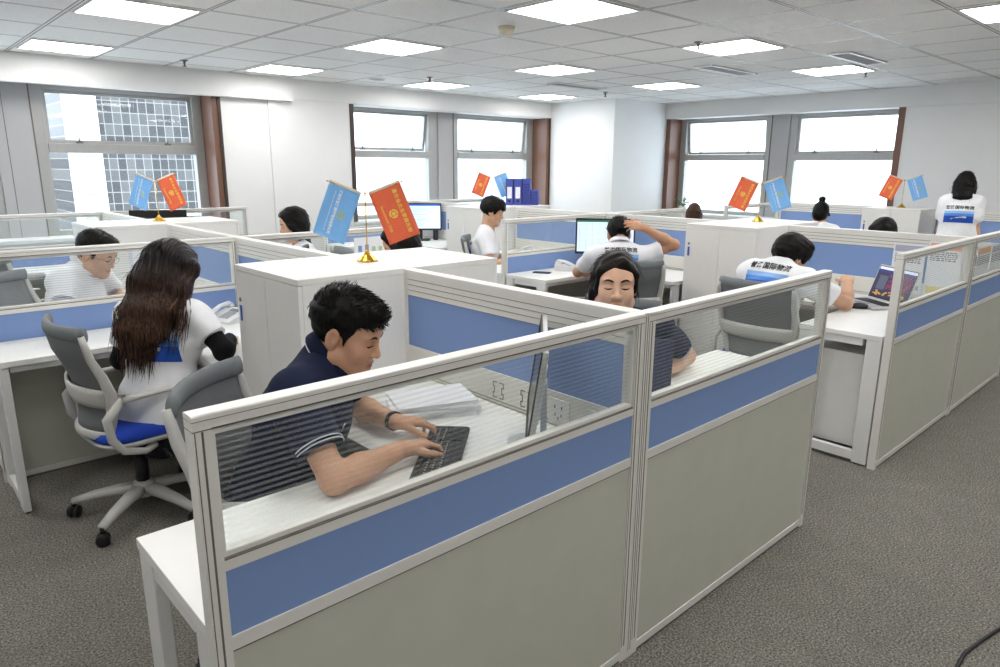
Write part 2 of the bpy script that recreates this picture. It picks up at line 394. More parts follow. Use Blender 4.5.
# ------------------------------------------------------------------ outside the windows
def m_facade(name, glassc, lightc, gridc, sx_, sz_, var=0.5):
    m = bpy.data.materials.new(name); m.use_nodes = True; nt = m.node_tree; n = nt.nodes; l = nt.links; b = n['Principled BSDF']
    t = n.new('ShaderNodeTexCoord'); mp = n.new('ShaderNodeMapping'); mp.inputs['Rotation'].default_value = (R(90),0,0)
    l.new(t.outputs['Object'], mp.inputs[0])
    br = n.new('ShaderNodeTexBrick'); br.offset = 0.0; br.inputs['Scale'].default_value = 1.0
    br.inputs['Brick Width'].default_value = sx_; br.inputs['Row Height'].default_value = sz_; br.inputs['Mortar Size'].default_value = 0.02; br.inputs['Mortar Smooth'].default_value = 0.0
    br.inputs['Color1'].default_value = srgb(*glassc); br.inputs['Color2'].default_value = srgb(*lightc); br.inputs['Mortar'].default_value = srgb(*gridc); br.inputs['Bias'].default_value = -0.35
    l.new(mp.outputs[0], br.inputs['Vector']); l.new(br.outputs[0], b.inputs['Base Color'])
    b.inputs['Roughness'].default_value = 0.35; return m
def building(name, label, x0, x1, y0, y1, z0, z1, fm, fins=None, bands=0):
    t = thing(name, label, 'building', ((x0+x1)/2, y0, z0))
    ox, oy, oz = (x0+x1)/2, y0, z0
    MB().box(x0-ox, x1-ox, 0, y1-oy, 0, z1-oz).build('facade', fm, t)
    mb = MB(); z = 0
    while z < z1-oz: mb.box(x0-ox-0.1, x1-ox+0.1, -0.15, -0.02, z, z+0.35); z += 3.6
    mb.build('floor_bands', mat('pale_concrete', (205,207,208), 0.8, noise=0.05, nscale=1), t)
    if fins:
        f = MB()
        for a, b in fins: f.box(a-ox, b-ox, -0.8, -0.16, 0, z1-oz)
        z = .3
        while z < z1-oz-.6:
            for p, q in fins: f.box(p-ox+.25, q-ox-.2, -.86, -.8, z, z+.16, 1)
            z += .62
        f.build('white_pier', [mat('white_cladding', (240,240,240), 0.6, noise=0.02), mat('pier_slot_grey', (150,150,150), .7)], t)
    return t

# ------------------------------------------------------------------ ceiling fittings
LX0, LY0, LP, LS = -0.463, -0.338, 1.971, 0.60
proto = None
for i in range(-1, 5):
    for j in range(-1, 4):
        x, y = LX0+LP*i+LS/2, LY0+LP*j+LS/2
        if x > 7.7 or (x > 6.0 and y > 5.0) or x < -5 or y < -4.2: continue
        vis = (i, j) in {(0,2),(0,3),(1,1),(1,2),(1,3),(2,0),(2,1),(2,2),(2,3),(3,1),(3,2),(1,0),(0,1)}
        LAB = {(0,2):'square ceiling light nearest the upper left corner of the view',(0,3):'square ceiling light just in front of the tower-view window',
               (1,1):'square ceiling light cut by the top edge above the smoke detector',(1,2):'square ceiling light between the smoke detector and the left wall',
               (1,3):'square ceiling light beside the step in the soffit',(2,0):'square ceiling light at the far right edge of the view',
               (2,1):'square ceiling light with a sprinkler at its corner, above the red and blue flags',(2,2):'square ceiling light in the row between detector and column',
               (2,3):'square ceiling light in front of the tilted sash window, sprinkler beside it',(3,1):'square ceiling light next to the bright-edged air vent',
               (3,2):'square ceiling light in front of the white column face'}
        lab = LAB.get((i,j), 'square recessed ceiling light above the camera, outside the view')  # unseen panels behind the camera are added to balance the lighting
        if proto is None:
            t = thing('ceiling_light', lab, 'light', (x, y, ZC), 0, 'square ceiling lights')
            f = MB(); e = LS/2; k = 0.012
            for a in ((-e,e,-e,-e+k),(-e,e,e-k,e),(-e,-e+k,-e+k,e-k),(e-k,e,-e+k,e-k)): f.box(a[0],a[1],a[2],a[3],-0.012,-0.001)
            f.build('frame', PWHITE(), t)
            MB().box(-e+k, e-k, -e+k, e-k, -0.008, -0.002).build('diffuser', emit('lit_diffuser', (255,253,250), PANEL_EMIT), t)
            proto = t
        else: dup(proto, (x,y,ZC), 0, lab, 'square ceiling lights')
def ceil_item(kind, x, y, label):
    if kind == 'sprinkler':
        t = thing('sprinkler_head', label, 'sprinkler', (x,y,ZC), 0, 'ceiling sprinklers')
        MB().lathe([(0.035,0),(0.035,-0.006),(0.014,-0.01),(0.012,-0.028)], 16).build('escutcheon', mat('dull_nickel', (120,118,114), .35, .8, noise=.05), t)
        MB().lathe([(0.008,-0.028),(0.008,-0.05),(0.022,-0.052),(0.022,-0.056),(0.004,-0.058)], 14).build('deflector', mat('dull_nickel', (120,118,114), .35, .8), t)
    elif kind == 'detector':
        t = thing('smoke_detector', label, 'detector', (x,y,ZC))
        MB().lathe([(0.062,0),(0.062,-0.014),(0.056,-0.02)], 28).build('base_ring', mat('cream_plastic', (222,214,190), .5), t)
        MB().lathe([(0.052,-0.018),(0.05,-0.05),(0.04,-0.06),(0.004,-0.062)], 28).build('sensor_cap', mat('cream_plastic', (222,214,190), .5, noise=.02), t)
    elif kind == 'disc':
        t = thing('ceiling_speaker', label, 'speaker', (x,y,ZC))
        MB().lathe([(0.085,0),(0.085,-0.008),(0.07,-0.013),(0.004,-0.013)], 28).build('grille', mat('grey_perforated', (160,160,158), .6, noise=.2, nscale=300), t)
        MB().lathe([(0.095,0),(0.095,-0.006),(0.086,-0.008),(0.086,-0.001)], 28).build('rim', PWHITE(), t)
    return t
for x, y, lb in ((0.83,5.95,'small sprinkler over the white wall beside the tower-view window'),(3.39,2.01,'sprinkler at the corner of the ceiling light above the red and blue flags'),
                 (3.25,5.31,'sprinkler in front of the light by the tilted sash window'),(5.89,4.95,'sprinkler hanging close to the white corner column'),
                 (6.1,1.75,'sprinkler between the bright ceiling light and the right window wall')):
    ceil_item('sprinkler', x, y, lb)
ceil_item('detector', 1.9, 2.63, 'round cream smoke detector on the ceiling below the top-edge light')
ceil_item('disc', 2.94, 5.88, 'flat round grey disc on the ceiling near the left soffit')
def vent(x, y, w, d, label):
    t = thing('ceiling_vent', label, 'vent', (x,y,ZC), 0, 'ceiling air vents')
    f = MB(); k = 0.025
    for a in ((-w/2,w/2,-d/2,-d/2+k),(-w/2,w/2,d/2-k,d/2),(-w/2,-w/2+k,-d/2+k,d/2-k),(w/2-k,w/2,-d/2+k,d/2-k)): f.box(a[0],a[1],a[2],a[3],-0.014,0)
    f.build('frame', mat('vent_white', (232,231,228), .3), t, bevel=.004)
    g = MB(); n = 7
    for i in range(n):
        yy = -d/2+k+(d-2*k)*(i+.5)/n
        g.add([(-w/2+k,yy-.008,-.004),(w/2-k,yy-.008,-.004),(w/2-k,yy+.008,-.012),(-w/2+k,yy+.008,-.012)], [(0,1,2,3)])
    g.box(-w/2+k, w/2-k, -d/2+k, d/2-k, -0.002, -0.001, 1)
    g.build('louvres', [mat('vent_grey', (150,150,148), .5), mat('vent_dark', (70,70,70), .8)], t)
vent(5.1, 1.45, 0.86, 0.2, 'rectangular air vent with bright rim next to the right ceiling light')
vent(5.0, 2.68, 0.9, 0.2, 'grey slotted air vent between two ceiling lights towards the corner column')
vent(5.05, 4.70, 0.9, 0.2, 'dim air vent on the ceiling near the last light before the left wall')

# ------------------------------------------------------------------ partition screens
def rail_profile(w, h, r):
    pts = []
    for cx, cz, st in ((w/2-r, h-r, 0), (-w/2+r, h-r, PI/2)):
        for k in range(5):
            t = st+PI/2*k/4; pts.append((cx+r*math.cos(t), cz+r*math.sin(t)))
    return pts+[(-w/2,0),(w/2,0)]
def screen(label, x0, x1, y, post0=True, post1=True):
    """glass-topped screen along x; origin at its left foot"""
    t = thing('partition_screen', label, 'partition', (x0, y, 0), 0, 'glass-topped partition screens')
    n = x1-x0; T = 0.02; P = 0.034
    f = MB()
    f.prism(rail_profile(2*T, 0.028, 0.0045), 0, n, 0, 0, Matrix.Translation((0,0,H-0.028)))
    for a, b in ((0,P),(n-P,n)):
        f.box(a, b, -T, T, 0.0, H-0.028)
        f.box(a+(P-.004)/2, a+(P+.004)/2, -T-.0006, T+.0006, 0.06, H-0.032, 1)
        f.box(a+.003, a+.005, -T-.0006, T+.0006, 0.06, H-0.032, 1)
    f.box(P, n-P, -T, T, ZB1, ZB1+0.022); f.box(P, n-P, -T, T, ZB2-0.03, ZB2)
    f.box(P, n-P, -T, T, 0.012, 0.04)
    f.box(P, n-P, -T-.0006, T+.0006, ZB1+0.0225, ZB1+0.025, 1); f.box(P, n-P, -T-.0006, T+.0006, ZB2-0.0325, ZB2-0.03, 1)
    f.box(0, n, -T-.0006, T+.0006, H-0.031, H-0.029, 1); f.box(0, n, -T-.0006, T+.0006, H-0.0125, H-0.0113, 1)
    f.box(0.01, n-0.01, -T+.004, T-.004, 0.0, 0.012, 1)
    f.build('frame', [ALU(), GROOVE()], t)
    # inner bead round the glass
    b = MB(); k = 0.014; a0, a1, q0, q1 = P, n-P, ZB1+0.022, H-0.031
    for e in ((a0,a1,q0,q0+k),(a0,a1,q1-k,q1),(a0,a0+k*.6,q0+k,q1-k),(a1-k*.6,a1,q0+k,q1-k)): b.box(e[0],e[1],-0.012,0.012,e[2],e[3])
    b.build('glazing_bead', ALU(), t, bevel=.002)
    MB().box(a0+k*.6, a1-k*.6, -0.003, 0.003, q0+k, q1-k).build('glass_pane', glass('striped_glass', (250,252,251), stripe=0.11, milk=0.0), t)
    MB().box(P, n-P, -0.016, 0.016, ZB2, ZB1).build('fabric_panel', BLUE(), t)
    MB().box(P, n-P, -0.016, 0.016, 0.04, ZB2-0.03).build('lower_panel', LAMG(), t)
    return t
def junction_post(x, y, label):
    t = thing('junction_post', label, 'post', (x, y, 0), 0, 'aluminium junction posts')
    f = MB().box(-0.012, 0.012, -0.021, 0.021, 0.0, H-0.006)
    for q in (-.006, .005): f.box(q-.001, q+.001, -.0218, .0218, .03, H-.01, 1)
    f.build('extrusion', [ALU(), GROOVE()], t); MB().box(-.0121, .0121, -.0212, .0212, H-.006, H+.0006).build('end_cap', ALU(), t, bevel=.002)
    return t
def socket_plate(kind, y, z, sgn, parent):
    """wall plate or knock-out outline on a raceway face at x = sgn*0.026"""
    x = sgn*0.0262
    m = MB()
    def bx(y0, y1, z0, z1, th, mi): m.box(min(x, x+sgn*th), max(x, x+sgn*th), y+y0, y+y1, z+z0, z+z1, mi)
    if kind == 'port':
        q = .0016
        for s in (-1, 1):
            bx(-.028, -.006, s*.03-q, s*.03+q, .0006, 1); bx(.006, .028, s*.03-q, s*.03+q, .0006, 1)
            yy = s*.028; bx(yy-q, yy+q, -.03, -.012, .0006, 1); bx(yy-q, yy+q, .012, .03, .0006, 1)
            bx(min(yy,yy-s*.008)-q, max(yy,yy-s*.008)+q, .012-q, .012+q, .0006, 1); bx(min(yy,yy-s*.008)-q, max(yy,yy-s*.008)+q, -.012-q, -.012+q, .0006, 1)
            yy2 = yy-s*.008; bx(yy2-q, yy2+q, -.012, .012, .0006, 1)
        return m.build('cable_port', [PWHITE(), BLACK()], parent)
    bx(-.043, .043, -.043, .043, .007, 0)
    for a, b in ((-.016,.016),(.016,.016)): bx(a-.0025, a+.0025, b-.006, b+.006, .0076, 1)
    for a, b in ((-.014,-.012),(.014,-.012),(0,-.024)): bx(a-.002, a+.002, b-.006, b+.006, .0076, 1)
    return m.build('socket_plate', [PWHITE(), BLACK()], parent)
def spine(label, x, y0, y1, ports=()):
    """slat-topped spine screen along y"""
    t = thing('spine_screen', label, 'partition', (x, y0, 0), 0, 'slat-topped spine screens')
    n = y1-y0; T = 0.026; P = 0.02
    f = MB()
    f.prism(rail_profile(2*T, 0.02, 0.0045), 0, n, 1, 0, Matrix.Translation((0,0,H-0.02)))
    for a, b in ((0,P),(n-P,n)): f.box(-T+.001, T-.001, a, b, 0, H-.02)
    f.box(-T, T, P, n-P, .86, .872); f.box(-T+.002, T-.002, P, n-P, .012, .04)
    f.build('frame', [ALU(), GROOVE()], t)
    s = MB(); z = H-0.02; h = 0.0228
    for i in range(4):
        s.box(-T+.002, T-.002, P, n-P, z-h+.0035, z); s.box(-T+.008, T-.008, P, n-P, z-h, z-h+.0035, 1); z -= h
    s.build('slat_panel', [ALU(), GROOVE()], t)
    MB().box(-.02, .02, P, n-P, .872, z).build('fabric_panel', BLUE(), t)
    r = MB().box(-T+.001, T-.001, P, n-P, .752, .86); r.box(-T+.0004, T-.0004, P, n-P, .762, .765, 1)
    rc = r.build('raceway', [mat('raceway_white', (228,226,218), .45, noise=.01), GROOVE()], t)
    for kind, yy, z_, sg in ports: socket_plate(kind, yy-y0, z_, sg, rc)
    MB().box(-.02, .02, P, n-P, .04, .752).build('lower_panel', LAMG(), t)
    return t

screen('long glass-topped screen in front of the man in the navy polo, nearest the camera', X1-L, X1-.012, 0)
screen('glass-topped screen right of the near corner post, beside the open dark laptop', X1+.012, X1+L, 0)
screen('glass-topped screen across the aisle beside the colourful laptop', X2-L, X2-.012, 0)
screen('glass-topped screen with leaflets behind its pane at the right edge', X2+.012, X2+L, 0)
screen('glass-topped screen behind the long-haired woman, in front of the man with glasses', X1-L, X1-.012, MOD)
screen('glass-topped screen behind the cabinet with the large flag pair, towards the long-haired woman far off', X1+.012, X1+L, MOD)
screen('glass-topped screen between the young man in profile and the black mobile phone', X2-L, X2-.012, MOD)
screen('glass-topped screen on the far side of the head-scratching man\'s screen row', X2+.012, X2+L, MOD)
screen('glass-topped screen of the last row, by the bun-haired woman\'s desks', X3-L, X3-.012, MOD)
screen('farthest screen at the left, in front of the tower-view window', X1-L, X1-.012, 2*MOD)
screen('farthest screen ending before the white wall, right of the tower-view window', X1+.012, X1+L, 2*MOD)
screen('farthest screen below the tilted sash windows', X2-L, X2-.012, 2*MOD)
screen('farthest screen next to the white corner column', X2+.012, X2+L, 2*MOD)
for x, y, lb in ((X1,0,'aluminium post joining the two near screens and the slatted spine'),(X2,0,'aluminium post joining the two screens across the aisle'),
                 (X1,MOD,'aluminium post behind the near white cabinet at the left'),(X2,MOD,'aluminium post above the head-scratching man\'s monitor'),
                 (X1,2*MOD,'farthest aluminium post near the tower-view window'),(X2,2*MOD,'farthest aluminium post near the corner column')):
    junction_post(x, y, lb)
NAME = {0:'near',1:'middle',2:'right-hand'}
spine('slat-topped spine between the navy polo man and the woman at the dark laptop', X1, 0.022, C0,
      (('port',.612,.806,-1),('port',.462,.806,-1),('plate',.30,.806,-1),('plate',.13,.806,-1),('plate',.30,.806,1)))
spine('slat-topped spine behind the long-haired woman\'s white telephone', X1, C1, MOD-.022, (('port',2.3,.806,-1),('plate',2.5,.806,-1)))
spine('slat-topped spine beyond the screen with the glasses man, before the far left cabinet', X1, MOD+.022, MOD+C0, (('plate',3.6,.806,-1),))
spine('slat-topped spine beyond the far left cabinet with flags', X1, MOD+C1, 2*MOD-.022)
spine('slat-topped spine behind the colourful laptop', X2, 0.022, C0, (('plate',.75,.806,-1),('port',.9,.806,-1)))
spine('slat-topped spine behind the head-scratching man, beside the cabinet with two flags', X2, C1, MOD-.022)
spine('slat-topped spine beside the young man seen in profile', X2, MOD+.022, MOD+C0)
spine('slat-topped spine below the window nearest the corner column', X2, MOD+C1, 2*MOD-.022)
spine('slat-topped spine at the right edge beside the standing woman', X3, 0.022, C0)
spine('slat-topped spine under the right windows by the bun-haired woman', X3, C1, MOD-.022)

# ------------------------------------------------------------------ cabinets
def cabinet(label, x, sx, y0, y1, handle=True):
    """two-door white cabinet; its doors face away from the spine"""
    t = thing('storage_cabinet', label, 'cabinet', (x, (y0+y1)/2, 0), 0, 'white storage cabinets')
    d = (y1-y0)/2; k = .003
    def X(a, b): return (min(sx*a, sx*b), max(sx*a, sx*b))
    x0, x1 = X(.004, CW-.02)
    c = MB().box(x0, x1, -d, d, .05, H-.022); q0, q1 = X(.03, CW-.04); c.box(q0, q1, -d+.01, d-.01, 0, .05, 1)
    c.build('carcass', [CABW(), GROOVE()], t)
    q0, q1 = X(.002, CW); MB().box(q0, q1, -d-.002, d+.002, H-.021, H+.002).build('cabinet_top', CABW(), t, bevel=.0015)
    for s in (-1, 1):
        q0, q1 = X(CW-.0185, CW-.001)
        a, b = (k/2, d) if s > 0 else (-d, -k/2)
        dr = MB().box(q0, q1, a, b, .055, H-.024).build('door', CABW(), t, bevel=.001)
        if s < 0: continue
        e = s*(d-.035); q0, q1 = X(CW-.001, CW+.004)
        MB().box(q0, q1, e-.008, e+.008, .955, 1.025).build('pull_handle', mat('blue_handle', (58,96,186), .4), dr, bevel=.002)
        q0, q1 = X(CW-.001, CW+.003)
        Mx = Matrix.Translation((sx*(CW-.001), e, 1.05)) @ Matrix.Rotation(sx*PI/2, 4, 'Y')
        MB().lathe([(.009,0),(.009,.004),(.004,.005)], 14, 0, Mx).build('lock', mat('dull_nickel', (120,118,114), .35, .8), dr)
    return t
cabinet('white cabinet behind the navy polo man, under the left half of the large flag pair', X1, -1, C0, C1)
cabinet('white cabinet under the right half of the large flag pair, near the dark-haired woman', X1, 1, C0, C1)
cabinet('far left white cabinet facing the man with glasses', X1, -1, MOD+C0, MOD+C1)
cabinet('far left white cabinet on the aisle side, seen over the slatted spine', X1, 1, MOD+C0, MOD+C1)
cabinet('white cabinet with two doors facing the aisle, left of the man at the colourful laptop', X2, -1, C0, C1)
cabinet('white cabinet back to back behind the red and blue flags across the aisle', X2, 1, C0, C1)
cabinet('white cabinet under the blue magazine files, behind the young man in profile', X2, -1, MOD+C0, MOD+C1)
cabinet('white cabinet on the window side of the blue magazine files', X2, 1, MOD+C0, MOD+C1)
cabinet('white cabinet with flags next to the standing woman', X3, -1, C0, C1)

# ------------------------------------------------------------------ desks
def desk(label, x, sx, y, sy, depth=.62):
    """L-shaped desk: main top along the spine, return along the screen"""
    t = thing('corner_desk', label, 'desk', (x, y, 0), 0, 'white corner desks')
    def bx(m, u0, u1, v0, v1, z0, z1, mi=0): m.box(min(sx*u0,sx*u1), max(sx*u0,sx*u1), min(sy*v0,sy*v1), max(sy*v0,sy*v1), z0, z1, mi)
    th = .027; a = .03; e = L-.006; v1 = C0-.01; r = .485
    # one continuous L-shaped top
    pts = [(a,a),(e,a),(e,r),(depth,r),(depth,v1),(a,v1)]
    pts = [(sx*p,sy*q) for p,q in pts]
    if sx*sy < 0: pts.reverse()
    MB().prism(pts, ZD-th, ZD, 2).build('desktop', LAM(), t, bevel=.0015)
    f = MB(); z = ZD-th-.001
    bx(f, e-.04, e-.006, a+.1, r-.1, z-.04, z); bx(f, depth, e-.04, r-.05, r-.02, z-.03, z); bx(f, depth-.05, depth-.02, r, v1-.05, z-.03, z)
    f.build('under_frame', PWHITE(), t)
    for v0, v2 in ((a,.11),(r-.1,r-.004)):
        m = MB(); bx(m, e-.034, e-.002, v0, v2, .008, z); bx(m, e-.03, e-.006, v0+.01, v2-.01, 0, .008, 1); m.build('leg', [PWHITE(), BLACK()], t, bevel=.003)
    m = MB(); bx(m, e-.034, e-.004, .11, r-.1, .02, .075); m.build('bottom_rail', PWHITE(), t, bevel=.003)
    m = MB(); bx(m, depth-.1, depth-.03, v1-.05, v1-.01, .0, z); m.build('leg', [PWHITE(), BLACK()], t, bevel=.003)
    return t
for x, sx, y, sy, lb in (
    (X1,-1,0,1,'white corner desk where the man in the navy polo types'),(X1,1,0,1,'white corner desk of the woman behind the open dark laptop'),
    (X1,-1,MOD,-1,'white corner desk of the woman with long brown hair'),(X1,1,MOD,-1,'white corner desk behind the large flag pair'),
    (X1,-1,MOD,1,'white corner desk of the man with glasses'),(X1,1,MOD,1,'white corner desk of the black-haired woman by the left wall'),
    (X1,-1,2*MOD,-1,'far left white corner desk below the tower-view window'),
    (X2,-1,0,1,'white corner desk with the colourful laptop'),(X2,1,0,1,'white corner desk with leaflets at the right edge'),
    (X2,-1,MOD,-1,'white corner desk under the head-scratching man\'s elbow'),(X2,1,MOD,-1,'white corner desk hidden behind the two-flag cabinet'),
    (X2,-1,MOD,1,'white corner desk of the young man seen in profile'),
    (X2,-1,2*MOD,-1,'far white corner desk holding the lit monitor by the window'),
    (X3,-1,0,1,'white corner desk in front of the standing woman'),(X3,-1,MOD,-1,'white corner desk of the bun-haired woman')):
    desk(lb, x, sx, y, sy)
# mobile pedestal under the desk with the colourful laptop
t = thing('mobile_pedestal', 'white drawer pedestal under the desk end with the colourful laptop', 'drawer unit', (X2-1.03, .25, 0))
MB().box(-.2,.2,-.19,.19,.06,.61).build('carcass', LAM(), t, bevel=.002)
for i in range(3):
    d = MB().box(-.19,.19,.19,.208,.075+.178*i,.245+.178*i).build('drawer', LAM(), t, bevel=.001)
    MB().box(-.06,.06,.208,.216,.2+.178*i,.212+.178*i).build('pull_handle', ALU(), d, bevel=.001)
for a in (-1,1):
    for b in (-1,1):
        MB().lathe([(.01,.06),(.01,.05),(.022,.044),(.026,.022),(.02,0)], 12, 0, Matrix.Translation((a*.16,b*.15,0))).build('caster', BLACK(), t)

# ------------------------------------------------------------------ office chairs
def make_chair(label):
    t = thing('office_chair', label, 'chair', (0,0,0), 0, 'mesh-backed office chairs')
    b = MB().lathe([(.05,.09),(.055,.10),(.05,.15),(.035,.165)], 18)
    for k in range(5):
        a = 2*PI*k/5; d = Vector((math.cos(a), math.sin(a), 0)); s = Vector((-d.y, d.x, 0))
        path = [d*.03+Vector((0,0,.128)), d*.12+Vector((0,0,.122)), d*.22+Vector((0,0,.106)), d*.315+Vector((0,0,.082))]
        b.tube(path, [.034,.03,.026,.02], [.026,.022,.018,.014], 10, 0, side=s, power=3.2)
    b.build('star_base', GREYP(), t)
    for k in range(5):
        a = 2*PI*k/5; M = Matrix.Translation((math.cos(a)*.315, math.sin(a)*.315, 0)) @ Matrix.Rotation(a+.7*k, 4, 'Z')
        c = MB()
        for q in (-1, 1):
            Mq = M @ Matrix.Translation((0, q*.014, .029)) @ Matrix.Rotation(PI/2, 4, 'X')
            c.lathe([(.006,-.0095),(.026,-.0095),(.029,-.006),(.029,.006),(.026,.0095),(.006,.0095)], 16, 0, Mq)
        c.box(-.018,.018,-.006,.006,.02,.056,0,M); c.lathe([(.009,.05),(.009,.082)], 10, 0, M)
        c.build('caster', BLACK(), t)
    MB().lathe([(.03,.15),(.03,.27),(.022,.275),(.022,.40)], 16).build('gas_lift', BLACK(), t)
    MB().tube([(.03,-.05,.385),(.03,-.18,.38),(.03,-.26,.365)], .006, None, 8).tube([(.03,-.24,.366),(.03,-.29,.352)], [.008,.014], [.006,.006], 8).build('tilt_lever', BLACK(), t)
    m = MB().rbox(-.12,.12,-.1,.1,.385,.405,.03)
    m.build('mechanism', BLACK(), t, bevel=.004)
    # seat pan and cushion: rounded-square lofts
    def loft(levels, seg=40, pw=4.0):
        m = MB(); v = []; f = []
        for (sc, z) in levels:
            for k in range(seg):
                th = 2*PI*k/seg; c, s = math.cos(th), math.sin(th)
                x = math.copysign(abs(c)**(2/pw), c)*.235*sc+.02; y = math.copysign(abs(s)**(2/pw), s)*.245*sc
                v.append((x, y, z + .012*(y/.25)**2 - (.03*max(0,(x-.16)/.1)**2)))
        n = len(levels)
        for i in range(n-1):
            for k in range(seg): f.append((i*seg+k, i*seg+(k+1)%seg, (i+1)*seg+(k+1)%seg, (i+1)*seg+k))
        f.append(tuple(reversed(range(seg)))); f.append(tuple((n-1)*seg+k for k in range(seg)))
        return m.add(v, f, 0, True)
    loft([(.55,.402),(.93,.412),(1.0,.425),(1.0,.436),(.97,.438)]).build('seat_pan', GREYP(), t)
    loft([(.95,.436),(1.0,.446),(1.01,.464),(.98,.482),(.88,.494),(.6,.499),(.2,.5)]).build('seat', SEATB(), t)
    # back: curve in side view, wrapped a little round the sitter
    def side(z):           # x of the back at height z
        u = (z-.47)/.49
        return -.215 - .045*u + .035*math.sin(PI*min(1,u*1.3)) - .03*u*u
    def half(z):
        u = (z-.47)/.49; return .165+.065*min(1,u*2.2)-.012*max(0,u-.8)
    def bp(s, z, off=0): return (side(z)+.055*s*s-.012+off, half(z)*s, z)
    grid = [[bp(-1+2*j/12, .49+.455*i/14) for j in range(13)] for i in range(15)]
    MB().sheet(grid, .008).build('backrest', MESHG(), t)
    m = MB()
    top = [bp(-1+2*j/12, .945, .012) for j in range(13)]
    m.tube(top, [.018]*13, [.034]*13, 12, 0, side=(1,0,0)); m.build('back_roll', ROLL_(), t)
    m = MB()
    for s in (-1, 1):
        zs = [.945,.90,.84,.76,.68,.62,.56,.51,.475]
        m.tube([bp(s*1.02, z, -.004) for z in zs], [.012,.014,.016,.02,.024,.026,.022,.018,.016], [.015,.016,.018,.02,.022,.022,.018,.016,.014], 10, 0, side=(1,0,0), power=3)
    m.tube([bp(-1+2*j/10, .478, -.004) for j in range(11)], .014, .02, 10, 0, side=(1,0,0), power=3)
    m.tube([(side(.50)-.01,0,.475),(-.15,0,.42),(-.04,0,.40)], [.05,.06,.07], .014, 10, 0, side=(0,1,0), power=3)
    m.build('back_frame', GREYP(), t)
    gr = [[bp(-1+2*j/12, .615+.085*i/4, -.02-.008*math.sin(PI*i/4)) for j in range(13)] for i in range(5)]
    MB().sheet(gr, .012).build('lumbar_support', GREYP(), t)
    for s in (-1, 1):
        y = s*.255
        x0, y0, z0 = bp(s*1.02, .66)
        MB().tube([(x0+.005,y0,z0),(x0+.05,s*.245,.655),(-.13,y,.652),(-.02,y,.658),(.08,y,.662),(.14,y*.985,.66)], [.014,.016,.018,.022,.024,.018], [.02,.02,.016,.011,.010,.008], 10, 0, side=(0,1,0), power=3).tube(
            [(x0+.03,s*.243,.65),(-.2,y,.58),(-.19,s*.262,.49),(-.15,s*.262,.43),(-.06,s*.25,.402),(.02,s*.18,.396),(.03,s*.1,.395)], [.012,.012,.013,.014,.014,.014,.012], [.02,.019,.018,.016,.014,.014,.012], 10, 0, side=(0,1,0), power=3).build('armrest', GREYP(), t)
    return t
CH0 = make_chair('')
CHUSED = [False]
def chair(x, y, deg, label):
    if not CHUSED[0]:
        CHUSED[0] = True; CH0.location = (x,y,0); CH0.rotation_euler = (0,0,R(deg)); CH0['label'] = label; return CH0
    return dup(CH0, (x,y,0), R(deg), label)
chair(-.885, 2.175, 5, 'office chair with blue seat pulled out beside the long-haired woman')
chair(-.80, .79, -46, 'office chair behind the man in the navy polo, cut by the near screen')
chair(.86, .77, 218, 'office chair of the woman behind the open dark laptop')
chair(2.42, .75, 2, 'office chair of the man at the colourful laptop, mesh back towards the aisle')
chair(2.50, 1.95, 48, 'office chair of the man scratching his head')
chair(2.74, 3.70, -44, 'office chair of the young man seen in profile')
chair(-.94, 3.70, -42, 'office chair of the man with glasses')
chair(-1.62, 3.75, 20, 'empty office chair at the left edge, seen through the glass screen')
chair(-.78, 4.95, 15, 'empty office chair farthest to the left behind the man with glasses')
chair(.92, 2.15, 150, 'office chair of the dark-haired woman behind the large flag pair')
chair(.92, 3.79, 165, 'office chair of the black-haired woman by the left wall')
chair(6.32, 2.16, 12, 'office chair of the bun-haired woman')
chair(4.68, .82, 175, 'office chair of the dark head behind the slatted spine at the right')
chair(5.95, 3.55, 25, 'office chair of the brown-haired woman below the right window')
# ------------------------------------------------------------------ people: implicit surfaces meshed on a grid
V = lambda *a: np.array(a, float)
def nrm(v): v = np.asarray(v, float); return v/(np.linalg.norm(v)+1e-12)
def rotv(v, axis, ang):
    axis = nrm(axis); v = np.asarray(v, float)
    return v*math.cos(ang)+np.cross(axis, v)*math.sin(ang)+axis*np.dot(axis, v)*(1-math.cos(ang))
def cone(a, b, ra, rb, k=.02, op='u', clips=()): return dict(t='c', a=V(*a), b=V(*b), ra=ra, rb=rb, k=k, op=op, clips=clips)
def acap(a, b, r1, r2, lat, k=.03, op='u', clips=()): return dict(t='a', a=V(*a), b=V(*b), r1=r1, r2=r2, lat=nrm(lat), k=k, op=op, clips=clips)
def ell(c, r, M=None, k=.02, op='u', clips=()): return dict(t='e', c=V(*c), r=V(*r), M=np.eye(3) if M is None else M, k=k, op=op, clips=clips)   # rows of M = axes
def prim_box(p):
    if p['t'] == 'c': m = np.array([p['a']-p['ra'], p['b']-p['rb']]); q = np.array([p['a']+p['ra'], p['b']+p['rb']])
    elif p['t'] == 'a':
        r1, r2 = max(p['r1']), max(p['r2']); m = np.array([p['a']-r1, p['b']-r2]); q = np.array([p['a']+r1, p['b']+r2])
    else:
        e = np.sqrt(((p['M']*p['r'][:,None])**2).sum(0)); m = np.array([p['c']-e]); q = np.array([p['c']+e])
    return m.min(0), q.max(0)
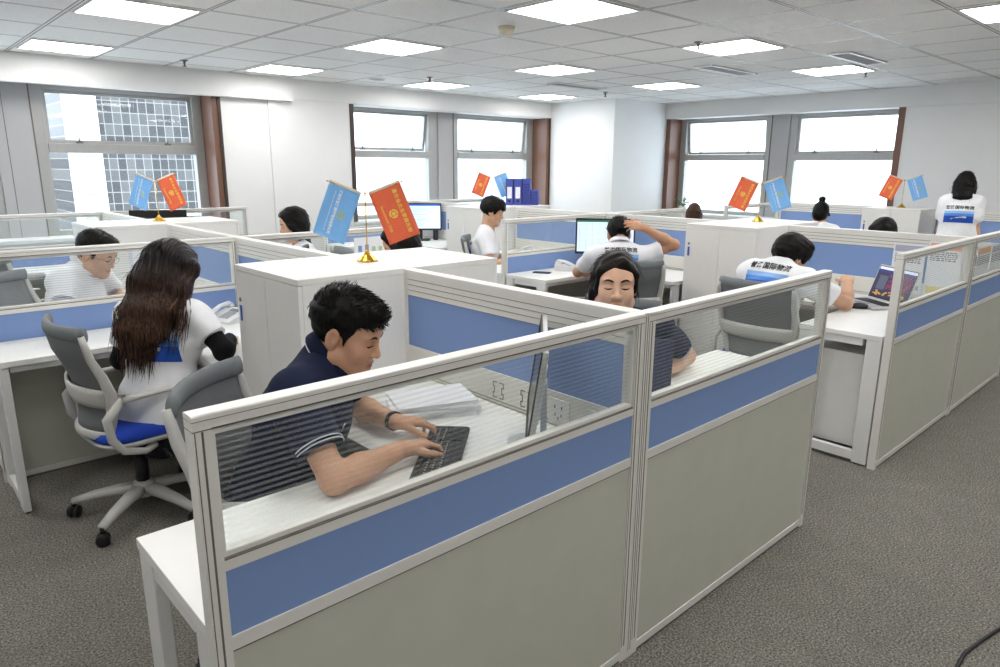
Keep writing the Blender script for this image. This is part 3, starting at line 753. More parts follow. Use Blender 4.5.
def prim_dist(p, X, Y, Z):
    if p['t'] in 'ca':
        a, d = p['a'], p['b']-p['a']; L2 = d@d+1e-12
        qx, qy, qz = X-a[0], Y-a[1], Z-a[2]
        t = np.clip((qx*d[0]+qy*d[1]+qz*d[2])/L2, 0, 1)
        qx = qx-t*d[0]; qy = qy-t*d[1]; qz = qz-t*d[2]
        if p['t'] == 'c': f = np.sqrt(qx*qx+qy*qy+qz*qz)-(p['ra']+(p['rb']-p['ra'])*t)
        else:
            l = p['lat']; la = qx*l[0]+qy*l[1]+qz*l[2]; rest = np.maximum(qx*qx+qy*qy+qz*qz-la*la, 0)
            rl = p['r1'][0]+(p['r2'][0]-p['r1'][0])*t; rd = p['r1'][1]+(p['r2'][1]-p['r1'][1])*t
            f = (np.sqrt(la*la/(rl*rl)+rest/(rd*rd))-1)*np.minimum(rl, rd)
    else:
        c, M, r = p['c'], p['M'], p['r']; qx, qy, qz = X-c[0], Y-c[1], Z-c[2]
        k0 = 0; k1 = 0
        for i in range(3):
            u = qx*M[i,0]+qy*M[i,1]+qz*M[i,2]; k0 = k0+(u/r[i])**2; k1 = k1+(u/(r[i]*r[i]))**2
        k0 = np.sqrt(k0); k1 = np.sqrt(k1)+1e-9; f = k0*(k0-1)/k1
    for (q, n) in p['clips']:
        n = nrm(n); f = np.maximum(f, (X-q[0])*n[0]+(Y-q[1])*n[1]+(Z-q[2])*n[2])
    return f
def mesh_sdf(prims, h, disp=None, clips=(), pad=.03):
    bs = [prim_box(p) for p in prims if p['op'] == 'u']
    lo = np.min([b[0] for b in bs], 0)-pad; hi = np.max([b[1] for b in bs], 0)+pad
    n = np.ceil((hi-lo)/h).astype(int)+1
    f = np.full(n, .2, np.float32)
    ax = [lo[i]+h*np.arange(n[i]) for i in range(3)]
    for p in prims:
        a, b = prim_box(p); m = p['k']+3*h
        i0 = np.clip(np.floor((a-m-lo)/h).astype(int), 0, n); i1 = np.clip(np.ceil((b+m-lo)/h).astype(int)+1, 0, n)
        if (i1 <= i0).any(): continue
        sl = tuple(slice(i0[i], i1[i]) for i in range(3))
        X, Y, Z = ax[0][sl[0]][:,None,None], ax[1][sl[1]][None,:,None], ax[2][sl[2]][None,None,:]
        d = prim_dist(p, X, Y, Z); g = f[sl]; k = p['k']
        if p['op'] == 'u':
            q = np.clip(.5+.5*(g-d)/k, 0, 1); f[sl] = g*(1-q)+d*q-k*q*(1-q)
        else:
            d = -d; q = np.clip(.5-.5*(g-d)/k, 0, 1); f[sl] = g*(1-q)+d*q+k*q*(1-q)
    X, Y, Z = ax[0][:,None,None], ax[1][None,:,None], ax[2][None,None,:]
    if disp is not None: f = f+disp(X, Y, Z)
    for (q, nn) in clips:
        nn = nrm(nn); f = np.maximum(f, (X-q[0])*nn[0]+(Y-q[1])*nn[1]+(Z-q[2])*nn[2])
    return surface_nets(f, lo, h)
def surface_nets(f, lo, h):
    s = f < 0
    cs = np.zeros(tuple(np.array(f.shape)-1), np.int8)
    C = [(i,j,k) for i in (0,1) for j in (0,1) for k in (0,1)]
    def sh(A, c): return A[c[0]:A.shape[0]-1+c[0], c[1]:A.shape[1]-1+c[1], c[2]:A.shape[2]-1+c[2]]
    for c in C: cs += sh(s, c)
    mask = (cs > 0) & (cs < 8); cells = np.argwhere(mask)
    idx = np.full(mask.shape, -1, np.int64); idx[mask] = np.arange(len(cells))
    vals = {c: f[cells[:,0]+c[0], cells[:,1]+c[1], cells[:,2]+c[2]] for c in C}
    acc = np.zeros((len(cells),3)); cnt = np.zeros(len(cells))
    for c in C:
        for a in range(3):
            if c[a]: continue
            e = list(c); e[a] = 1; e = tuple(e)
            va, vb = vals[c], vals[e]; cr = (va < 0) != (vb < 0)
            t = np.where(cr, va/np.where(cr, va-vb, 1), 0)
            P = np.array(c, float)[None,:].repeat(len(cells), 0); P[:,a] = t
            acc[cr] += P[cr]; cnt[cr] += 1
    v = lo+h*(cells+acc/np.maximum(cnt,1)[:,None])
    Q = []
    for a in range(3):
        b, c = (a+1)%3, (a+2)%3
        s0 = np.take(s, range(s.shape[a]-1), a); s1 = np.take(s, range(1, s.shape[a]), a)
        ed = np.argwhere(s0 != s1)
        ok = (ed[:,b] > 0) & (ed[:,c] > 0) & (ed[:,b] < s.shape[b]-1) & (ed[:,c] < s.shape[c]-1); ed = ed[ok]
        ins = s[ed[:,0], ed[:,1], ed[:,2]]
        def cell(db, dc):
            e = ed.copy(); e[:,b] += db; e[:,c] += dc; return idx[e[:,0], e[:,1], e[:,2]]
        q = np.stack([cell(-1,-1), cell(0,-1), cell(0,0), cell(-1,0)], 1)
        q[~ins] = q[~ins][:,::-1]; Q.append(q)
    return v, np.concatenate(Q)
def np_obj(name, v, f, mats, parent, inv=None, smooth=True, attr=None):
    if inv is not None: v = v@inv[:3,:3].T+inv[:3,3]
    me = bpy.data.meshes.new(name)
    me.vertices.add(len(v)); me.vertices.foreach_set('co', v.astype(np.float32).ravel())
    k = f.shape[1]; me.loops.add(len(f)*k); me.loops.foreach_set('vertex_index', f.astype(np.int32).ravel())
    me.polygons.add(len(f)); me.polygons.foreach_set('loop_start', np.arange(0, len(f)*k, k, dtype=np.int32))
    me.update(calc_edges=True); me.validate()
    me.polygons.foreach_set('use_smooth', [smooth]*len(me.polygons))
    if attr is not None:
        a = me.attributes.new('lip', 'FLOAT', 'POINT'); a.data.foreach_set('value', attr.astype(np.float32))
    for m in (mats if isinstance(mats,(list,tuple)) else [mats]): me.materials.append(m)
    o = bpy.data.objects.new(name, me); COL.objects.link(o); o.parent = parent
    return o
def m_skin(name, col, lip=(150,84,76)):
    if name in MATS: return MATS[name]
    m = mat(name, col, .5, noise=.06, nscale=30, bump=.06, bscale=400, spec=.35); nt = m.node_tree; n = nt.nodes; l = nt.links; b = n['Principled BSDF']
    b.inputs['Subsurface Weight'].default_value = .12; b.inputs['Subsurface Radius'].default_value = (.012,.005,.003); b.inputs['Subsurface Scale'].default_value = .6
    src = b.inputs['Base Color'].links[0].from_socket
    at = n.new('ShaderNodeAttribute'); at.attribute_name = 'lip'; mx = n.new('ShaderNodeMix'); mx.data_type = 'RGBA'
    l.new(at.outputs['Fac'], mx.inputs[0]); l.new(src, mx.inputs[6]); mx.inputs[7].default_value = srgb(*lip); l.new(mx.outputs[2], b.inputs['Base Color']); return m
def m_hair(name, c1, c2, rough=.45, grad=None):
    if name in MATS: return MATS[name]
    m = bpy.data.materials.new(name); m.use_nodes = True; nt = m.node_tree; n = nt.nodes; l = nt.links; b = n['Principled BSDF']
    t = n.new('ShaderNodeTexCoord'); mp = n.new('ShaderNodeMapping'); mp.inputs['Scale'].default_value = (1,1,.06); l.new(t.outputs['Object'], mp.inputs[0])
    nz = n.new('ShaderNodeTexNoise'); nz.inputs['Scale'].default_value = 170; nz.inputs['Detail'].default_value = 3; l.new(mp.outputs[0], nz.inputs['Vector'])
    cr = n.new('ShaderNodeValToRGB'); cr.color_ramp.elements[0].position = .35; cr.color_ramp.elements[1].position = .72
    cr.color_ramp.elements[0].color = srgb(*c1); cr.color_ramp.elements[1].color = srgb(*c2); l.new(nz.outputs[0], cr.inputs[0]); l.new(cr.outputs[0], b.inputs['Base Color'])
    if grad:       # dyed lengths: dark at the crown, browner towards the tips
        s = n.new('ShaderNodeSeparateXYZ'); l.new(t.outputs['Object'], s.inputs[0]); g = n.new('ShaderNodeMapRange'); g.inputs[1].default_value = grad[0]; g.inputs[2].default_value = grad[1]
        mx = n.new('ShaderNodeMix'); mx.data_type = 'RGBA'; l.new(s.outputs['Z'], g.inputs[0]); l.new(g.outputs[0], mx.inputs[0]); l.new(cr.outputs[0], mx.inputs[6]); mx.inputs[7].default_value = srgb(20,15,14); l.new(mx.outputs[2], b.inputs['Base Color'])
    bp = n.new('ShaderNodeBump'); bp.inputs['Strength'].default_value = .5; bp.inputs['Distance'].default_value = .003; l.new(nz.outputs[0], bp.inputs['Height']); l.new(bp.outputs[0], b.inputs['Normal'])
    b.inputs['Roughness'].default_value = rough; b.inputs['Specular IOR Level'].default_value = .14; MATS[name] = m; return m
def m_cloth(name, col, rough=.9): return mat(name, col, rough, noise=.03, nscale=25, bump=.15, bscale=900, spec=.2)

def hand_prims(w, d, back, thumb, curl=(25,35,25), sc=1.0, spread=.0):
    """palm and five fingers; w wrist, d finger direction, back = normal out of the back of the hand, thumb = side vector towards the thumb"""
    d = nrm(d); back = nrm(back-np.dot(back,d)*d); s = nrm(thumb-np.dot(thumb,d)*d-np.dot(thumb,back)*back); w = np.asarray(w,float)
    P = []; kn = []
    for off, ln in ((.028,.083),(.0095,.087),(-.0095,.083),(-.0275,.074)):
        k = w+(d*ln+s*off+back*(.004-abs(off-.003)*.15))*sc; kn.append(k)
        P.append(cone(w+(s*off*.55)*sc, k, .017*sc, .0115*sc, .014))
    axis = np.cross(d, back)        # rotating d about this axis by -angle bends towards the palm
    for i, (lens, r) in enumerate((((.043,.025,.02),.0088),((.047,.029,.021),.009),((.044,.027,.021),.0086),((.034,.02,.018),.0076))):
        p = kn[i]; dd = rotv(d, back, (1.5-i)*-.07*(1 if np.dot(np.cross(back,d),s) < 0 else -1)*(1+spread)); a = 0
        for j in range(3):
            a = R(curl[j])*(1+.12*(i-1)); dd = rotv(dd, axis, -a); q = p+dd*lens[j]*sc
            P.append(cone(p, q, r*sc*(1-.06*j), r*sc*(.93-.07*j), .005)); p = q
    b = w+(d*.022+s*.02-back*.006)*sc; dd = nrm(d*.72+s*.62-back*.28)
    P.append(cone(w+d*.01*sc, b, .016*sc, .0145*sc, .012)); p = b
    for j, ln in enumerate((.04,.032,.024)):
        q = p+dd*ln*sc; P.append(cone(p, q, (.0135-.0018*j)*sc, (.012-.0018*j)*sc, .007)); p = q; dd = nrm(dd+d*.25-s*.12-back*.05)
    return P
def head_prims(hc, F, Lv, U, sc=1.0, female=False, full=1.0):
    """skull, jaw, nose, lips, lids and ears in the head's own frame"""
    M = np.array([F, Lv, U]); W_ = lambda f, l, u: hc+(F*f+Lv*l+U*u)*sc
    e = lambda f, l, u, r, k=.012, op='u', MM=M: ell(W_(f,l,u), [x*sc for x in r], MM, k*sc, op)
    w = .94 if female else 1.0
    P = [e(-.012,0,.038,(.098,.076*w,.088)), e(.035,0,.03,(.058,.062*w,.06),.03), e(.034,0,-.035,(.056*w,.058*w*full,.082),.025)]
    for s in (-1,1):
        P.append(cone(W_(.0,s*.052*w*full,-.06), W_(.062,s*.018,-.098), .024*sc, .016*sc, .03*sc))
        P.append(e(.055,s*.036,-.028,(.03,.026*full,.03),.02))
        P.append(e(.0745,s*.03,.024,(.016,.026,.008),.012))
    P.append(cone(W_(.068,-.008,-.1), W_(.068,.008,-.1), .018*sc, .018*sc, .025*sc))
    for s in (-1,1): P.append(e(.096,s*.031,.004,(.017,.017,.0095),.012,'s'))
    for s in (-1,1): P.append(e(.074,s*.031,.001,(.0135,.0165,.0105),.005))
    P.append(cone(W_(.083,0,.012), W_(.103,0,-.028), .0075*sc, .0095*sc, .012*sc)); P.append(e(.102,0,-.034,(.012,.011,.010),.006))
    for s in (-1,1): P.append(e(.092,s*.0125,-.036,(.010,.0075,.008),.005))
    P.append(e(.087,0,-.061,(.010,.022,.0062),.006)); P.append(e(.085,0,-.0735,(.0105,.018,.0068),.006))
    P.append(e(.098,0,-.067,(.010,.026,.0016),.003,'s'))
    for s in (-1,1):
        a = rotv(F, Lv, .25); b = np.cross(a, Lv); oF = nrm(F*.35+Lv*s*.0); MM = np.array([nrm(F+Lv*s*-.25), nrm(Lv*s+F*.25), U])
        MM[1] = nrm(MM[1]-MM[0]*np.dot(MM[0],MM[1]))
        P.append(e(-.012,s*.079*w,-.004,(.0195,.0105,.033),.007,'u',MM)); P.append(e(-.007,s*.091*w,.002,(.0115,.0095,.019),.004,'s',MM)); P.append(e(.004,s*.083*w,-.006,(.004,.006,.008),.004,'u',MM))
    return P
def ring(mb, c, n, u, ra, rb, tx, ty, seg=28, mi=0, power=2):
    n = nrm(n); u = nrm(np.asarray(u)-np.dot(u,n)*n); w = np.cross(n,u)
    pts = [tuple(np.asarray(c)+u*ra*math.cos(2*PI*k/seg)+w*rb*math.sin(2*PI*k/seg)) for k in range(seg)]
    mb.tube(pts, ty, tx, 8, mi, side=tuple(n), closed=True, power=power)
def ik(S, Wt, a, b, hint):
    S = np.asarray(S,float); Wt = np.asarray(Wt,float); D = Wt-S; d = np.linalg.norm(D)
    if d > (a+b)*.995: Wt = S+D/d*(a+b)*.995; D = Wt-S; d = np.linalg.norm(D)
    x = (a*a-b*b+d*d)/(2*d); hh = math.sqrt(max(a*a-x*x, 0)); n = nrm(D); hv = np.asarray(hint,float); hv = nrm(hv-np.dot(hv,n)*n)
    return S+n*x+hv*hh, Wt

def person(label, xy, yaw, *, h=.006, hip=.54, lean=15, side=0, sw=.178, female=False, sc=1.0, neck=None, hc=None, hyaw=0, hpitch=-15, hroll=0,
           wl=None, wr=None, el=None, er=None, hintl=(0,.5,-.8), hintr=(0,-.5,-.8), hand_l=None, hand_r=None, curl=(25,35,25), skin=('skin_warm',(206,162,132)),
           hair='short', hairc=('black_hair',(10,9,9),(26,24,23)), strands=500, shirt=('white_tee',(236,237,240)), sleeve=.62, collar=None, trousers=('black_trousers',(28,29,34)),
           prt=None, standing=False, full=1.0, wrinkle=.004, group=None, extras=None, under=None, loose=0.0, hscale=1.0):
    """figure in its own frame: x forward, y left, z up, origin on the floor below the pelvis"""
    root = thing('person', label, 'person', (xy[0],xy[1],0), R(yaw), group)
    f0, l0, u0 = V(1,0,0), V(0,1,0), V(0,0,1)
    hp = V(0,0,hip); sd = nrm(V(math.sin(R(lean)), math.sin(R(side)), math.cos(R(lean))))
    nk = hp+sd*.485 if neck is None else V(*neck); sd = nrm(nk-hp); TL = np.linalg.norm(nk-hp)
    at = lambda q: hp+sd*TL*q
    lat = nrm(l0-sd*np.dot(l0,sd)); dep = np.cross(lat, sd)       # dep points forward
    fm = .9 if female else 1.0
    shz = nk-sd*.055
    SL, SR = shz+lat*sw, shz-lat*sw
    if hc is None: hc = nk+nrm(sd+f0*.35)*.155
    hc = V(*hc)
    HF = rotv(rotv(f0, u0, R(hyaw)), rotv(l0, u0, R(hyaw)), -R(hpitch)); HL = rotv(l0, u0, R(hyaw)); HU = np.cross(HF, HL)
    if hroll: HL = rotv(HL, HF, R(hroll)); HU = rotv(HU, HF, R(hroll))
    ua, fa = (.275, .25) if female else (.29, .262)
    if wl is None: wl = hp+V(.38,.14,.26)
    if wr is None: wr = hp+V(.38,-.14,.26)
    if el is None: el, wl = ik(SL, V(*wl), ua, fa, hintl)
    if er is None: er, wr = ik(SR, V(*wr), ua, fa, hintr)
    el, er, wl, wr = V(*el), V(*er), V(*wl), V(*wr)
    # ---- body
    def torso(g, k=.05):
        return [acap(hp-sd*.05, at(.22), ((.168+g)*1, (.118+g)), ((.152*fm+g), (.108+g)), lat, k), acap(at(.22), at(.66), (.150*fm+g,.106+g), (.166*fm+g,.118+g), lat, k),
                acap(at(.66), at(.88), (.166*fm+g,.118+g), (.125*fm+g,.078+g), lat, k)]
    arms = []
    for S, E, Wr in ((SL,el,wl),(SR,er,wr)):
        arms += [cone(S, E, .050*fm, .039*fm, .03), cone(E, E+(Wr-E)*.35, .039*fm, .041*fm, .02), cone(E+(Wr-E)*.35, Wr, .041*fm, .0265*fm, .02)]
    def trap(g): return [cone(nk+sd*.015, SL, .05*fm+g, .052*fm+g, .04), cone(nk+sd*.015, SR, .05*fm+g, .052*fm+g, .04), cone(SL, SR, .055*fm+g, .055*fm+g, .05)]
    body = torso(0)+trap(0)+arms
    neck_top = hc+(-HF*.02-HU*.045)*sc
    body += [cone(nk-sd*.02, neck_top, .064*fm, .060*fm, .03), cone(neck_top, hc+(HF*.015-HU*.07)*sc, .05*fm, .045*fm, .03)]
    # legs
    if standing:
        knl, knr = V(.02,.1,hip*.53), V(.0,-.1,hip*.53); anl, anr = V(-.02,.1,.08), V(-.03,-.1,.08)
    else:
        knl, knr = V(.42,.14,.50), V(.42,-.14,.50); anl, anr = V(.40,.13,.09), V(.36,-.13,.09)
    legs = []
    for s, kn, an in ((1,knl,anl),(-1,knr,anr)):
        hj = hp+V(0,s*.09,-.03)
        legs += [cone(hj, kn, .088, .058, .05), cone(kn, an, .056, .036, .02)]
    feet = []
    for an in (anl, anr): feet += [cone(an, an+V(.0,0,-.04), .036, .036, .02), cone(an+V(-.02,0,-.045), an+V(.15,0,-.055), .034, .03, .03)]
    body += legs+feet
    for Wv, E, hd, s in ((wl,el,hand_l,1),(wr,er,hand_r,-1)):
        d, bk, th = hd if hd is not None else (nrm((Wv-E)*V(1,1,.3)), V(0,0,1), V(0,-s,0))
        body += hand_prims(Wv, V(*d), V(*bk), V(*th), curl, (.9 if female else 1.0)*hscale)
    body += head_prims(hc, HF, HL, HU, sc, female, full)
    v, f = mesh_sdf(body, h)
    q = (v-hc)@np.array([HF,HL,HU]).T/sc
    lip = np.clip(1.2-((q[:,1]/.023)**2+((q[:,2]+.067)/.0115)**2), 0, 1)*(q[:,0] > .08)*.6
    # closed or lowered lids show as a dark lash line, brows are drawn by hair below
    np_obj('body', v, f, m_skin(*skin), root, attr=lip)
    # ---- face details
    hm = m_hair(*hairc)
    fb = BVHTree.FromPolygons([tuple(p) for p in v], [tuple(p) for p in f])
    def onf(l_, u_, off):
        o = Vector(hc+(HF*.2+HL*l_+HU*u_)*sc); t = fb.ray_cast(o, Vector(-HF), .3)
        return o+Vector(-HF)*(.11*sc) if t[0] is None else t[0]+t[1]*off
    for s in (-1,1):
        b = MB(); pts = [onf(s*q_, w_, .0002) for q_, w_ in ((.012,.0195),(.020,.0235),(.030,.0265),(.039,.026),(.047,.021))]
        b.tube(pts, [.0022*sc,.0038*sc,.0038*sc,.003*sc,.001*sc], [.0012*sc,.0018*sc,.0018*sc,.0014*sc,.0008*sc], 8, 0, side=tuple(HU)); b.build('eyebrow', hm, root)
        b = MB(); pts = [onf(s*q_, w_, .0003) for q_, w_ in ((.0155,-.003),(.021,-.0052),(.029,-.0062),(.037,-.0055),(.0445,-.0025))]
        b.tube(pts, [.0011*sc,.0025*sc,.0030*sc,.0026*sc,.0011*sc], .0013*sc, 6, 0, side=tuple(HU)); b.build('eyelash', hm, root)
    # ---- clothes
    ph = random.random()*6
    def wr_(X, Y, Z):
        a = np.sin(38*Z+14*X*np.ones_like(Y)+ph+2.2*np.sin(16*Y+ph)); b = np.sin(27*Y+31*Z-12*X+1.7*ph+1.5*np.sin(21*X))
        return (wrinkle*(.55*a+.45*b)).astype(np.float32)
    g = .016+loose
    cl = []
    sl = []
    for S, E, Wr in ((SL,el,wl),(SR,er,wr)):
        c = S+(E-S)*sleeve; dn = nrm(E-S)
        sl.append(cone(S-dn*.01, E, .05*fm+g+.006, .052*fm+g+loose*.4, .04, clips=((c, dn),)))
    hem = hp-sd*(.10 if not standing else .14)
    tp = torso(g)+trap(g*.75)+[acap(hp-sd*.16, hp+sd*.03, (.172+g,.122+g), (.165+g,.116+g), lat, .04)]+sl
    for p in tp:
        if p['t'] == 'c' and not p['clips']: p['clips'] = ()
    hole = dict(cone(nk-sd*.0+dep*.02+sd*.0, nk+sd*.12+dep*.045, .062*fm, .085, .01)); hole['op'] = 's'
    sv, sf = mesh_sdf(tp+[hole], h, wr_, ((hem, -sd),))
    sh = np_obj('shirt', sv, sf, m_cloth(*shirt), root)
    if not standing: tr = mesh_sdf([dict(p, ra=p['ra']+.016, rb=p['rb']+.018) for p in legs]+[acap(hp-sd*.12, hp+sd*.06, (.178,.125), (.165,.117), lat, .05)], max(h,.008), wr_, (((hp+sd*.05), sd), (V(0,0,.07), V(0,0,-1))))
    else: tr = mesh_sdf([dict(p, ra=p['ra']+.016, rb=p['rb']+.022) for p in legs]+[acap(hp-sd*.12, hp+sd*.06, (.178,.125), (.165,.117), lat, .05)], max(h,.008), wr_, (((hp+sd*.05), sd), (V(0,0,.06), V(0,0,-1))))
    np_obj('trousers', tr[0], tr[1], m_cloth(*trousers), root)
    b = MB()
    for an in (anl, anr):
        shoe = [cone(an+V(0,0,-.005), an+V(0,0,-.045), .044, .044, .03), cone(an+V(-.03,0,-.05), an+V(.17,0,-.055), .04, .036, .04)]
        ssv, ssf = mesh_sdf(shoe, .008, None, ((V(0,0,.004), V(0,0,-1)),)); np_obj('shoe', ssv, ssf, m_cloth('black_shoe_leather',(26,26,28),.5), root)
    if under:
        for S, E, Wr in ((SL,el,wl),(SR,er,wr)):
            pr_ = []
            dn = nrm(Wr-E); c = E+(Wr-E)*.86; cu = S+(E-S)*(sleeve-.12)
            pr_ += [cone(S+(E-S)*.35, E, .056*fm, .05*fm, .02, clips=((cu, -nrm(E-S)),)), cone(E, Wr, .05*fm, .036*fm, .02, clips=((c, dn),))]
            uv, uf = mesh_sdf(pr_, h, wr_); np_obj('undersleeve', uv, uf, m_cloth(*under), root)
    if collar:
        # folded polo collar: a band leaning outwards round the neck, open at the front
        cc = nk+sd*.028+dep*.014; nn = nrm(sd*1.0+dep*.42); uu = nrm(dep-nn*np.dot(dep,nn)); ww = np.cross(nn,uu)
        grid = []
        for i in range(5):
            row = []; tt = i/4
            for k in range(25):
                a = R(14)+(2*PI-R(28))*k/24; rr = .073*fm+.014*tt+.004*math.sin(PI*tt)
                p = cc+(uu*math.cos(a)*1.12+ww*math.sin(a)*1.0)*rr+nn*(.040-.044*tt)
                row.append(tuple(p))
            grid.append(row)
        MB().sheet(grid, .004).build('collar', m_cloth(*collar[0]), sh)
        if collar[1]:
            e = MB(); e.tube([grid[4][k] for k in range(25)], .0022, .0035, 6, 0); e.tube([tuple(np.array(grid[4][k])*.7+np.array(grid[3][k])*.3+nn*.003) for k in range(25)], .0012, .0012, 6, 0)
            e.build('collar_stripe', m_cloth(*collar[1]), sh)
            e = MB()
            for S, E in ((SL,el),(SR,er)):
                dn = nrm(E-S); rr = .051*fm+g
                for off in (.006,.016): ring(e, S+(E-S)*sleeve-dn*off, dn, f0+l0*.3, rr+.0025, rr+.0025, .002, .002)
            e.build('cuff_stripe', m_cloth(*collar[1]), sh)
    # ---- hair
    hw = lambda a,c,d: hc+(HF*a+HL*c+HU*d)*sc
    HM = np.array([HF,HL,HU])
    def he(a,c,d,r,k=.02): return ell(hw(a,c,d), [x*sc for x in r], HM, k)
    def cut(point, normal): return (hw(*point), HF*normal[0]+HL*normal[1]+HU*normal[2])
    hv = hf = None
    rnd = lambda X, Y, Z: (.0022*np.sin(95*X+60*Y+1.3*np.sin(70*Z))*np.sin(80*Z-45*Y)).astype(np.float32)
    fem = hair in ('long','mid','bob','bun','tail')
    wv = .94 if female else 1.0
    cap = [he(-.014,0,.044,(.110,.087*wv,.096))]
    prims = []
    if hair == 'short':
        top_ = dict(he(-.012,0,.050,(.109,.083,.089)), clips=(cut((.05,0,.052),(.12,0,-1)),))
        sidec = dict(he(-.012,0,.040,(.104,.0815,.092)), clips=(cut((.040,0,0),(1,0,-.15)), cut((.03,0,.006),(-.12,0,-1))))
        back = dict(he(-.014,0,.034,(.105,.082,.096)), clips=(cut((-.030,0,0),(1,0,0)), cut((-.03,0,-.040),(-.45,0,-1))))
        sideb = [cone(hw(.024,s*.0695,.02), hw(.022,s*.071,-.012), .009*sc, .005*sc, .008) for s in (-1,1)]
        prims = [back, sidec, top_]+sideb
        if full > 1: prims.append(dict(he(.040,0,.083,(.068,.066,.042)), clips=(cut((.05,0,.060),(.15,0,-1)),)))
    elif hair == 'mop':
        prims = [dict(he(-.014,0,.050,(.118,.094,.102)), clips=(cut((.0,0,.012),(.50,0,-1)),)), dict(he(-.03,0,.02,(.098,.090,.088)), clips=(cut((-.0,0,0),(1,0,0)), cut((-.03,0,-.035),(-.4,0,-1))))]
        prims += [cone(hw(.045,s*.072,.06), hw(.03,s*.082,.0), .022*sc, .012*sc, .02) for s in (-1,1)]
        prims += [cone(hw(.05,-.045,.10), hw(.085,-.03,.045), .032*sc, .014*sc, .03), cone(hw(.05,.045,.10), hw(.085,.03,.045), .032*sc, .014*sc, .03), cone(hw(.07,0,.09), hw(.096,.0,.05), .03*sc, .014*sc, .03)]
    else:
        prims = [dict(he(-.014,0,.046,(.112,.088*wv,.098)), clips=(cut((.0,0,.03),(.75,0,-1)),)), dict(he(-.03,0,.0,(.095,.088*wv,.105)), clips=(cut((.005,0,0),(1,0,0)),))]
        prims += [cone(hw(.062,s*.03,.085), hw(.045,s*.078,.0), .026*sc, .015*sc, .03) for s in (-1,1)]
        if hair == 'navy':
            prims = [dict(he(-.014,0,.042,(.105,.081,.090)), clips=(cut((.0,0,.032),(.40,0,-1)),)), dict(he(-.02,0,.01,(.098,.081,.10)), clips=(cut((.012,0,0),(1,0,0)),))]
            prims += [cone(hw(.074,.022,.088), hw(.058,-.055,.055), .016*sc, .013*sc, .02), cone(hw(.058,-.055,.055), hw(.03,-.073,-.01), .013*sc, .009*sc, .02), cone(hw(.074,.022,.088), hw(.045,.068,.045), .014*sc, .011*sc, .02), cone(hw(.045,.068,.045), hw(.018,.074,-.005), .011*sc, .007*sc, .02)]
            prims += [cone(hw(-.02,-.075,-.02), hw(-.03,-.085,-.13), .02*sc, .014*sc, .03), acap(hw(-.06,0,-.02), hw(-.075,0,-.18), (.07,.035), (.055,.022), HL, .04)]
        if hair == 'tail':
            prims += [cone(hw(.03,s*.075,.0), hw(-.01,s*.072,-.10), .02*sc, .018*sc, .03) for s in (-1,1)]
            prims += [acap(hw(-.06,0,.0), hw(-.075,0,-.20), (.085,.04), (.07,.025), HL, .04)]
        if hair == 'mid':
            prims += [acap(hw(-.05,0,.0), hw(-.06,0,-.16), (.09,.05), (.085,.035), HL, .04)]
            prims += [cone(hw(.02,s*.078,.0), hw(.0,s*.085,-.15), .026*sc, .02*sc, .03) for s in (-1,1)]
        if hair == 'bun':
            prims += [ell(hw(-.05,0,.158), [.036,.038,.034], HM, .01), cone(hw(-.04,0,.12), hw(-.05,0,.15), .022, .022, .02)]
        if hair == 'long':
            bk = hp-f0*.0
            drop = [hw(-.07,.0,.02), hw(-.085,.01,-.08), V(*(nk-dep*.112+lat*.008-sd*.03)), V(*(nk-dep*.138+lat*.03-sd*.13)), V(*(nk-dep*.150+lat*.05-sd*.24))]
            wd = [(.092,.07),(.097,.062),(.106,.052),(.098,.034),(.045,.010)]
            for a in range(4): prims.append(acap(drop[a], drop[a+1], wd[a], wd[a+1], HL*.4+lat*.6, .06))
            for s in (-1,1):
                prims += [cone(hw(.035,s*.078,.02), hw(-.01,s*.088,-.10), .026*sc, .024*sc, .05), cone(hw(-.01,s*.088,-.10), nk-dep*.105+lat*(s*.055+.01)-sd*.10, .022, .012, .07)]
    if hair == 'long':
        rnd2 = lambda X, Y, Z: (.0022*np.sin(420*(X*lat[0]+Y*lat[1])+1.2*np.sin(6*Z))+.0016*np.sin(190*(X*lat[0]+Y*lat[1])+3*Z)).astype(np.float32)
        hv, hf = mesh_sdf(prims, min(h,.005), rnd2)
    else: hv, hf = mesh_sdf(prims, min(h,.006), rnd)
    hobj = np_obj('hair', hv, hf, hm, root)
    if strands:
        tri = hf; cen = hv[tri].mean(1); nn = np.cross(hv[tri[:,1]]-hv[tri[:,0]], hv[tri[:,2]]-hv[tri[:,0]]); nn /= np.linalg.norm(nn,axis=1)[:,None]+1e-12
        rs = np.random.RandomState(3); pick = rs.choice(len(cen), strands)
        mb = MB()
        for i in pick:
            c, n_ = cen[i], nn[i]
            ql = (c-hc)@HM.T/sc
            if hair not in ('short','mop') and ql[0] > .03: continue
            if hair in ('short','mop'):
                flow = HF*(.75 if ql[0] > -.02 else .1)+HU*(.5 if ql[2] > .07 else -.6)+V(*rs.normal(0,.12,3))
                if hair == 'mop': flow = HF*.5-HU*.55+V(*rs.normal(0,.25,3))
                ln = rs.uniform(.012,.024)*(1.2 if hair == 'mop' else 1); dd = nrm(flow-n_*np.dot(flow,n_)*.75+n_*(.20 if hair == 'short' and ql[2] > .05 else .10))
                if hair == 'short' and ql[2] < .03: ln *= .35
            else:
                flow = -sd*.75-HU*.25+V(*rs.normal(0,.05,3)); ln = rs.uniform(.04,.09); dd = nrm(flow-n_*np.dot(flow,n_)*.95+n_*.04)
            p0 = c-n_*.002; mb.tube([p0, p0+dd*ln*.5, p0+dd*ln-n_*ln*.08], [.0012,.0009,.0002], None, 3, 0, caps=False)
